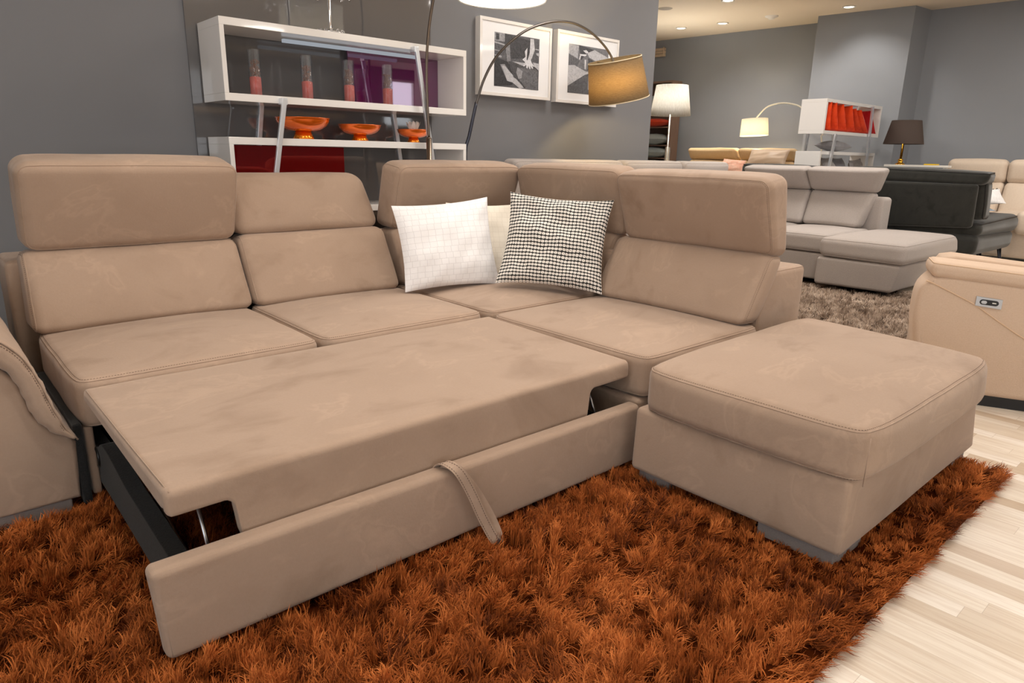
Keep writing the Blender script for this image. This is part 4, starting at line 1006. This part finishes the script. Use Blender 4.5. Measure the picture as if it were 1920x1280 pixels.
# ------------------------------------------------------------------ cream sofa, far right
CS = empty('cream_sofa', (10.2, 1.9, 0), 'cream leather sofa against the far grey wall at the right edge', 'sofa')
CM = [M['cream'], M['cream'], M['thread_light']]
def cp_(name, C, r, puff, seed, seams=()):
    b = MB(); cushion(b, C, r, puff, 10, seams, seed, .003, 8, seam_r=.003); return b.build(name, CM, CS)
for k, (y0, y1) in enumerate(((2.36, 3.0), (1.68, 2.35), (1.0, 1.67))):
    cp_('headrest', C8g(y0, y1, (10.02, .93), (9.98, 1.20), (10.2, .9), (10.2, 1.2)), .07, {'-x': .03, '+z': .012}, 101+k, ())
    cp_('backrest_cushion', C8g(y0, y1, (9.86, .55), (10.02, .94), (10.2, .5), (10.25, .94)), .06, {'-x': .04}, 104+k, ())
    cp_('seat_cushion', box_corners(9.52, 10.15, y0, y1, .40, .60), .06, {'+z': .03}, 107+k, ('+z',))
cp_('base', box_corners(9.56, 10.4, 1.0, 3.0, .10, .42), .04, {}, 110)
cp_('back_frame', box_corners(10.2, 10.42, 1.0, 3.0, .10, 1.05), .05, {}, 111)
cp_('chaise_seat', [(9.45, 1.2, .38), (10.1, 1.2, .38), (9.45, 2.05, .38), (10.1, 2.05, .38), (9.45, 1.2, .64), (10.1, 1.2, .64), (9.45, 2.05, .64), (10.1, 2.05, .64)], .06, {'+z': .02}, 112)
for x0, y0 in ((9.65, 1.1), (9.65, 2.8), (10.25, 1.1), (10.25, 2.8)):
    b = MB(); box(b, x0, x0+.07, y0, y0+.07, 0, .105); b.build('foot', M['black_paint'], CS, smooth=False)

# ------------------------------------------------------------------ ochre sofa, far left of the bay
YS = empty('ochre_sofa', (9.7, 5.5, 0), 'ochre yellow leather sofa beyond the grey one, under the small arc lamp', 'sofa')
YM = [M['mustard'], M['mustard'], M['thread_light']]
def yp(name, C, r, puff, seed):
    b = MB(); cushion(b, C, r, puff, 10, (), seed, .008, 9); return b.build(name, YM, YS)
for k, (y0, y1) in enumerate(((5.66, 6.50), (4.76, 5.63))):
    yp('headrest', C8g(y0, y1, (9.52, 1.13), (9.40, 1.30), (9.70, 1.10), (9.62, 1.31)), .06, {'-x': .03}, 121+k)
    yp('backrest_cushion', C8g(y0, y1, (9.30, .55), (9.50, 1.13), (9.7, .5), (9.72, 1.1)), .06, {'-x': .05}, 123+k)
    yp('seat_cushion', box_corners(8.75, 9.55, y0, y1, .30, .56), .06, {'+z': .03}, 125+k)
yp('base', box_corners(8.8, 9.85, 4.76, 6.5, .06, .34), .04, {}, 127); yp('back_frame', box_corners(9.66, 9.86, 4.76, 6.5, .06, 1.1), .04, {}, 128)
for x0, y0 in ((8.9, 4.85), (8.9, 6.35), (9.7, 4.85), (9.7, 6.35)):
    b = MB(); box(b, x0, x0+.06, y0, y0+.06, 0, .065); b.build('foot', M['black_paint'], YS, smooth=False)
loose('bolster_pillow', (9.20, 5.32, 1.07), (9.20, 4.74, 1.07), (9.28, 5.30, 1.29), (9.28, 4.72, 1.29), .15, M['taupe_satin'], 'taupe satin pillow resting high on the ochre sofa back', 14, pinch=.03)
loose('scatter_pillow', (9.10, 5.72, .98), (9.10, 5.28, .93), (9.16, 5.66, 1.15), (9.16, 5.30, 1.13), .10, M['floral'], 'white floral pillow on the ochre sofa, below the taupe one', 15)

# ------------------------------------------------------------------ beige recliner, right edge
RC = empty('recliner_chair', (4.1, .95, 0), 'beige recliner armchair with a button panel on its side, at the right edge', 'armchair')
U = np.array((.4027, -.9153, 0)); Nn = np.array((.9153, .4027, 0)); R0 = np.array((3.69, 1.057, 0))
def rmap(s, d, z): return R0+U*s+Nn*d+np.array((0, 0, z))
RM = [M['beige_fab'], M['seam_beige'], M['thread_light']]
side = [(.06, .055), (.03, .058), (.008, .085), (-.032, .20), (-.066, .36), (-.073, .48), (-.062, .565), (-.022, .622), (.05, .635), (.95, .575), (1.0, .45), (1.0, .055)]
sp_ = [(p[0], p[2]) for p in smooth_path([(a, 0, c) for a, c in side[1:8]], 30)]+side[8:]+side[:1]
b = MB(); padded_profile(b, sp_, 0, .24, .030, lambda p: rmap(p[0], p[1], p[2]), 4, 0, 7, .001)
for pts in ([(-.045, .598), (-.02, .590), (.01, .577), (.09, .540), (.176, .498), (.28, .43), (.39, .362), (.6, .25)],):
    tube(b, smooth_path([rmap(s, -.001, z) for s, z in pts], 40), .0035, 6, mat=1)
b.build('arm_panel', RM, RC, sharp=50)
b = MB(); C = [rmap(s, d, z) for z, in ((0,), (1,)) for d in (-.012, .235) for s in (-.035, .95)]
zz = [.618, .545, .618, .545, .695, .625, .695, .625]; C = [np.array((p[0], p[1], z)) for p, z in zip(C, zz)]
cushion(b, C, .034, {'+z': .008}, 12, ('+z',), 131, .002, 12, seam_r=.003); b.build('arm_pad', RM, RC)
cp = MB(); pc = [rmap(s, d, z) for (s, z) in ((.170, .495), (.276, .492)) for d in (-.008, .01) for _ in (0,)]
V = [rmap(s, d, z) for (s, zb, zt) in ((.170, .499, .545), (.276, .490, .536)) for d in (-.007, .012) for z in (zb, zt)]
V = [V[i] for i in (0, 4, 2, 6, 1, 5, 3, 7)]; hexa(cp, V); PN = cp.build('control_panel', M['steel'], RC, smooth=False, bevel=.001); PN['label'] = 'brushed metal control plate'
def stad(s0, s1, z0, z1, r, d, m, nm, par):
    b = MB(); pts = []
    for sc_, zc, a0 in ((s1, z1, -PI/2), (s0, z0, PI/2)):
        for a in np.linspace(a0, a0+PI, 10): pts.append((sc_+r*math.cos(a), zc+r*math.sin(a)))
    prism(b, pts, lambda p, t: rmap(p[0], t, p[1]), d, d+.004); return b.build(nm, m, par, smooth=False)
stad(.198, .250, .5195, .5165, .0125, -.0095, M['black_plastic'], 'button_recess', PN)
stad(.199, .207, .5195, .519, .0075, -.0125, M['steel'], 'button', PN); stad(.238, .250, .5175, .5170, .0022, -.0115, M['white_paint'], 'button', PN)
b = MB(); cushion(b, [rmap(s, d, z) for z in (.05, .46) for d in (.24, .80) for s in (.0, .95)], .05, {'+z': .02}, 8, (), 132); b.build('seat_cushion', RM, RC)
b = MB(); cushion(b, [rmap(s, d, z) for z in (.30, 1.0) for d in (.24, .80) for s in (.78, 1.05)], .08, {'+z': .02}, 8, (), 133); b.build('backrest', RM, RC)
b = MB(); padded_profile(b, sp_, .80, 1.04, .025, lambda p: rmap(p[0]*.82+.14, p[1], p[2]), 4, 0, 8, .001); b.build('arm_panel', RM, RC, sharp=50)
b = MB(); hexa(b, [rmap(s, d, z) for z in (0, .06) for d in (.03, 1.0) for s in (.04, .95)]); b.build('plinth', M['black_paint'], RC, smooth=False)

# ------------------------------------------------------------------ white shelf with orange pillows, far bay
S2 = empty('display_shelf', (9.1, 4.0, 0), 'white open display shelf holding orange pillows, by the grey pillar', 'shelf')
def obox2(x0, x1, y0, y1, z0, z1, t):
    b = MB(); box(b, x0, x1, y0, y1, z1-t, z1); box(b, x0, x1, y0, y1, z0, z0+t); box(b, x0, x0+t, y0, y1, z0+t, z1-t); box(b, x1-t, x1, y0, y1, z0+t, z1-t); return b.build('shelf_box', M['white_gloss'], S2, smooth=False, bevel=.002)
obox2(8.30, 9.92, 3.85, 4.155, 1.458, 1.852, .038)
obox2(8.30, 9.90, 3.85, 4.155, .82, 1.258, .038)
for (a, c) in (((8.60, 3.828, 1.46), (8.35, 3.828, 0)), ((9.55, 3.828, 1.83), (9.72, 3.828, 0)), ((8.60, 4.172, 1.46), (8.42, 4.172, 0)), ((9.3, 4.172, 1.46), (9.5, 4.172, 0))):
    b = MB(); bar(b, a, c, .045, .02, (0, 1, 0)); b.build('ladder_leg', M['brushed'], S2, smooth=False)
# seven pillows leaning in a row: (bottom x, top x)
row = [(8.46, 8.42, 'orange_velvet', .34), (8.68, 8.55, 'orange_velvet', .34), (8.92, 8.74, 'orange_velvet', .33), (9.16, 8.98, 'orange_velvet', .33), (9.38, 9.10, 'orange_velvet', .30), (9.56, 9.26, 'orange_velvet', .29), (9.80, 9.58, 'red_velvet', .30)]
labs = ['orange velvet pillow squeezed at the left end of the white shelf', 'orange velvet pillow second from the left on the white shelf', 'orange velvet pillow third from the left, the widest, on the white shelf', 'orange velvet pillow in the middle of the white shelf', 'thin orange velvet pillow third from the right on the white shelf', 'orange velvet pillow next to the red one on the white shelf', 'red velvet pillow at the right end of the white shelf']
for k, ((xb, xt, mm, hgt), lab) in enumerate(zip(row, labs)):
    zb2 = 1.503
    loose('velvet_pillow', (xb, 4.12, zb2), (xb, 3.84, zb2), (xt, 4.12, zb2+hgt*.93), (xt, 3.84, zb2+hgt*.93), .13 if k not in (4,) else .08, M[mm], lab, 140+k, group='velvet pillows in the upper box of the far white shelf', n=16, pinch=.04)
loose('velvet_pillow', (8.68, 3.87, 1.325), (9.28, 3.90, 1.325), (8.70, 4.13, 1.335), (9.26, 4.13, 1.335), .125, M['grey_velvet'], 'dark grey pillow lying flat on the middle board of the far white shelf', 150, n=18, pinch=.05)
loose('velvet_pillow', (8.36, 3.90, .87), (8.66, 3.88, .87), (8.37, 4.08, 1.19), (8.64, 4.08, 1.19), .10, M['grey_velvet'], 'crushed grey pillow in the lower box of the far shelf, left end', 151, n=14)
loose('velvet_pillow', (8.72, 3.90, .87), (9.04, 3.88, .87), (8.74, 4.05, 1.19), (9.02, 4.05, 1.19), .11, M['silver_velvet'], 'silver grey pillow in the lower box of the far shelf, second from the left', 152, n=14)
loose('velvet_pillow', (9.12, 3.98, .87), (9.48, 3.96, .87), (9.14, 4.09, 1.19), (9.46, 4.09, 1.19), .10, M['grey_velvet'], 'grey pillow standing at the back of the lower shelf box', 153, n=14)
loose('velvet_pillow', (9.40, 3.90, .87), (9.80, 3.88, .87), (9.42, 3.98, 1.16), (9.78, 3.98, 1.19), .10, M['silver_velvet'], 'crinkled silver pillow in the lower box of the far shelf, right end', 154, n=14, wr=.01)

# dark table lamp, standing on a narrow console
KT = empty('console_table', (9.0, 3.1, 0), 'narrow high console table behind the charcoal sofa carrying the dark lamp', 'table')
b = MB(); box(b, 8.85, 9.15, 2.72, 3.5, 1.085, 1.115); b.build('tabletop', M['white_paint'], KT, smooth=False, bevel=.002)
KT['label'] = 'narrow white console table between the charcoal sofa and the cream sofa, under the dark lamp'
KT.location = (9.42, 3.1, 0)
for o in list(KT.children): pass
bpy.data.objects.remove([o for o in bpy.data.objects if o.parent == KT][0])
b = MB(); box(b, 9.40, 9.50, 2.72, 3.5, 1.085, 1.115); box(b, 9.40, 9.50, 2.72, 3.5, 1.085, 1.115)
b = MB(); box(b, 9.385, 9.515, 2.80, 3.52, 1.095, 1.12); b.build('tabletop', M['white_paint'], KT, smooth=False, bevel=.002)
for y in (2.84, 3.48):
    b = MB(); box(b, 9.40, 9.50, y-.015, y+.015, 0, 1.096); b.build('leg', M['white_paint'], KT, smooth=False)
xl, yl = 9.45, 3.358
LT = empty('table_lamp', (xl, yl, 1.12), 'brass table lamp with a dark brown tapered shade on the console', 'lamp')
b = MB(); lathe(b, [(0, 0), (.06, 0), (.055, .01), (.03, .022), (.026, .05), (.035, .058), (.015, .07), (.013, .27), (0, .27)], (xl, yl, 1.12), 24); b.build('lamp_base', M['brass'], LT)
b = MB(); lathe(b, [(.225, .245), (.165, .525), (.161, .525), (.221, .247), (.225, .245)], (xl, yl, 1.12), 40); b.build('lamp_shade', M['shade_dark'], LT)
b = MB(); tube(b, [(xl, yl, 1.38), (xl, yl, 1.63)], .004, 6); 
for k in range(3): a = k*2*PI/3; tube(b, [(xl, yl, 1.62), (xl+.163*math.cos(a), yl+.163*math.sin(a), 1.64)], .003, 5)
b.build('shade_spokes', M['brass'], LT)
b = MB(); box(b, 9.40, 9.50, 2.93, 3.07, 1.12, 1.135); tag(b.build('yellow_tray', M['yellow'], smooth=False, origin=(9.45, 3.0, 1.12), bevel=.003), 'small yellow tray edge on the console beside the dark lamp', 'tray')

# pleated white floor lamp by the partition edge
WL = empty('floor_lamp', (9.0, 6.56, 0), 'silver floor lamp with a lit white pleated shade by the end of the grey partition', 'floor lamp')
wc = (9.0, 6.56, 0)
b = MB(); lathe(b, [(0, 0), (.15, 0), (.15, .015), (.03, .03), (.016, .05), (.016, 1.20), (.05, 1.205), (.05, 1.225), (.016, 1.23)], wc, 24)
b = MB(); lathe(b, [(0, 0), (.15, 0), (.15, .015), (.04, .03), (.04, 1.30), (.012, 1.31), (.012, 1.82), (0, 1.82)], wc, 24); b.build('pole', M['chrome'], WL)
b = MB(); seg = 120; V = []
for z, rr in ((1.765, .30), (2.20, .235)):
    for k in range(seg): a = k/seg*2*PI; r_ = rr*(1+.012*math.cos(k*PI)); V.append((wc[0]+r_*math.cos(a), wc[1]+r_*math.sin(a), z))
b.add(V, [(k, (k+1) % seg, seg+(k+1) % seg, seg+k) for k in range(seg)]); o = b.build('lamp_shade', M['shade_white'], WL); md = o.modifiers.new('s', 'SOLIDIFY'); md.thickness = .003
b = MB(); lathe(b, [(0, -.05), (.03, -.04), (.04, 0), (.02, .05), (0, .06)], (wc[0], wc[1], 1.97), 16); b.build('bulb', M['bulb'], WL)
glow('bulb_light', (wc[0], wc[1], 2.05), 34, (255, 249, 236), .05, WL)

# small arc lamp with cream shade
AL = empty('arc_floor_lamp', (9.9, 4.66, 0), 'small cream arc floor lamp with a lit cream shade over the ochre sofa', 'floor lamp')
b = MB(); lathe(b, [(0, 0), (.11, 0), (.11, .02), (.02, .03), (0, .03)], (9.93, 4.62, 0), 28); b.build('base', M['white_paint'], AL); AL.location = AL.location
b = MB(); tube(b, smooth_path([(9.93, 4.62, .02), (9.93, 4.60, .7), (9.90, 4.58, 1.3), (9.86, 4.64, 1.62), (9.8, 4.754, 1.772), (9.8, 4.924, 1.881), (9.8, 5.007, 1.913), (9.8, 5.172, 1.941), (9.8, 5.334, 1.926), (9.8, 5.453, 1.878), (9.8, 5.582, 1.746), (9.8, 5.60, 1.70)], 70), .011, 10); b.build('arc', M['shade_cream'], AL)
b = MB(); acx = np.array((.0, -.05, 1.)); acx /= np.linalg.norm(acx); lathe(b, [(.205, 0), (.188, .245), (.184, .245), (.201, .002), (.205, 0)], (9.8, 5.588, 1.49), 40, axis=(0, .06, 1)); b.build('lamp_shade', M['shade_cream'], AL)
b = MB(); lathe(b, [(0, -.04), (.03, -.03), (.03, .01), (.012, .05), (0, .055)], (9.8, 5.59, 1.62), 16); b.build('bulb', M['bulb'], AL)
glow('bulb_light', (9.8, 5.59, 1.56), 24, (255, 236, 200), .05, AL)

# bookcase with folded cushions
BC = empty('bookcase', (10.28, 7.6, 0), 'brown wooden open bookcase stacked with cushions, beside the grey partition edge', 'bookcase')
b = MB(); bx0, bx1, by0, by1 = 10.02, 10.29, 7.30, 8.0
box(b, bx0, bx1, by0, by0+.03, 0, 2.40); box(b, bx0, bx1, by1-.03, by1, 0, 2.40); box(b, bx0, bx1, by0+.03, by1-.03, 2.37, 2.40); box(b, bx1-.012, bx1, by0+.03, by1-.03, 0, 2.37); b.build('carcass', M['walnut'], BC, smooth=False)
zs = [.30, .62, .94, 1.145, 1.36, 1.66, 1.98]
for z in zs: b = MB(); box(b, bx0+.005, bx1-.013, by0+.03, by1-.03, z-.02, z); b.build('shelf_board', M['walnut'], BC, smooth=False)
def fl(z, th, mm, lab, seed, dx=0):
    loose('folded_pillow', (9.90+dx, 7.96, z+th/2), (9.90+dx, 7.35, z+th/2), (10.26, 7.96, z+th/2), (10.26, 7.35, z+th/2), th, M[mm], lab, seed, n=16, pinch=.03)
fl(1.665, .13, 'orange_knit', 'orange knitted pillow on the bookcase, under the pleated lampshade', 160)
fl(1.365, .18, 'slate_cloth', 'upper grey-green pillow of the pair on the bookcase', 161)
fl(1.150, .17, 'slate_cloth', 'lower grey-green pillow of the pair on the bookcase', 162)
fl(.945, .16, 'stripe', 'black and white patterned pillow on the bookcase, lower of the two patterned ones', 163, -.05)
fl(2.0, .17, 'slate_cloth', 'grey pillow on the top board of the bookcase', 165)
# pale slatted wooden sign high on the wall
b = MB()
for k in range(3): box(b, 10.26, 10.29, 7.72, 8.02, 2.835+k*.048, 2.835+k*.048+.04)
for y in (7.72, 8.0): box(b, 10.245, 10.262, y, y+.02, 2.83, 2.98)
b2 = MB()
for k in range(3): hexa(b2, [(10.33-.035, 7.72, 2.835+k*.048), (10.33, 7.72, 2.835+k*.048), (10.305-.035, 8.02, 2.835+k*.048), (10.305, 8.02, 2.835+k*.048), (10.33-.035, 7.72, 2.875+k*.048), (10.33, 7.72, 2.875+k*.048), (10.305-.035, 8.02, 2.875+k*.048), (10.305, 8.02, 2.875+k*.048)])
for y in (7.715, 8.0): box(b2, 10.265, 10.282, y, y+.02, 2.83, 2.98)
tag(b2.build('wall_slat_panel', M['driftwood'], smooth=False, origin=(10.3, 7.87, 2.83)), 'pale slatted wooden panel high on the far wall above the bookcase', 'wall decoration')

# ------------------------------------------------------------------ light
def area(name, loc, size, power, rgb=(255, 240, 220), rot=(0, 0, 0), shape='DISK', sy=None):
    ld = bpy.data.lights.new(name, 'AREA'); ld.shape = shape; ld.size = size; ld.energy = power; ld.color = lin(rgb)[:3]
    if sy: ld.size_y = sy
    o = bpy.data.objects.new(name, ld); link(o); o.location = loc; o.rotation_euler = rot; return o
def spot(name, loc, tgt, power, rgb=(255, 236, 212), ang=70, blend=.5, rad=.04):
    ld = bpy.data.lights.new(name, 'SPOT'); ld.energy = power; ld.color = lin(rgb)[:3]; ld.spot_size = math.radians(ang); ld.spot_blend = blend; ld.shadow_soft_size = rad
    o = bpy.data.objects.new(name, ld); link(o); o.location = loc
    o.rotation_euler = (Vector(tgt)-Vector(loc)).to_track_quat('-Z', 'Y').to_euler(); return o
W = (255, 249, 241)
for k, (x, y, p) in enumerate(((.2, .8, 15), (2.4, .6, 16), (.6, 2.4, 12), (4.6, 1.6, 22), (3.2, -1.6, 16), (6.0, .2, 30), (6.6, 3.4, 42), (8.6, 1.4, 44), (7.6, 5.6, 40), (3.9, 3.0, 22), (-1.5, -.8, 14), (8.8, -2.5, 30), (5, -4.5, 30))):
    area('ceiling_fill', (x, y, CZ-.02), .7, p, W)  # soft fill discs added below the ceiling, with no fittings
spot('ceiling_spot', (1.1, 1.5, CZ-.03), (1.15, 2.3, .4), 66, W, 80, .7, .05)
spot('ceiling_spot', (3.37, 2.70, CZ-.03), (2.0, 2.7, .6), 62, W, 85, .6, .05)
spot('ceiling_spot', (1.9, 2.6, CZ-.03), (1.7, 1.7, .4), 30, W, 85, .6, .04)
spot('ceiling_spot', (4.0, .9, CZ-.03), (2.4, 1.0, .4), 50, W, 80, .6, .05)
area('added_daylight', (-.6, -7.35, 1.55), 6.0, 270, (228, 238, 255), (PI/2, 0, PI), 'RECTANGLE', 2.3)  # cool frontal fill added behind the camera, through an invented window
area('added_daylight', (9.65, -7.28, 2.3), .9, 100, (240, 244, 255), (PI/2, 0, PI), 'RECTANGLE', 1.1)
area('added_daylight', (-4.35, -1.5, 1.55), 6.0, 75, (228, 238, 255), (PI/2, 0, PI/2), 'RECTANGLE', 2.3)  # weaker fill added from the left, through the other invented window
for x, y in ((8.9, 6.1), (8.9, 5.2), (9.3, 4.2)):
    spot('ceiling_spot', (x, y, CZ-.03), (x+1.1, y, 1.3), 48, W, 90, .8, .05)
w = bpy.data.worlds.new('world'); SC.world = w; w.use_nodes = True
w.node_tree.nodes['Background'].inputs[0].default_value = (1, 1, 1, 1); w.node_tree.nodes['Background'].inputs[1].default_value = 3.0

# ------------------------------------------------------------------ camera
yaw, pitch, roll = math.radians(48.22), math.radians(15.40), math.radians(1.12)
Fw = Vector((math.cos(yaw)*math.cos(pitch), math.sin(yaw)*math.cos(pitch), -math.sin(pitch)))
Rt = Vector((math.sin(yaw), -math.cos(yaw), 0)); Up = Rt.cross(Fw)
R2 = math.cos(roll)*Rt+math.sin(roll)*Up; U2 = -math.sin(roll)*Rt+math.cos(roll)*Up
cd = bpy.data.cameras.new('camera'); cd.sensor_width = 36; cd.lens = 1272/1920*36; cd.clip_start = .05
cam = bpy.data.objects.new('camera', cd); link(cam)
cam.matrix_world = Matrix(((R2.x, U2.x, -Fw.x, 0), (R2.y, U2.y, -Fw.y, 0), (R2.z, U2.z, -Fw.z, 1.15), (0, 0, 0, 1)))
SC.camera = cam
SC.view_settings.view_transform = 'Standard'; SC.view_settings.look = 'None'; SC.view_settings.gamma = 1.0
SC.view_settings.use_curve_mapping = False; SC.view_settings.exposure = 0.08
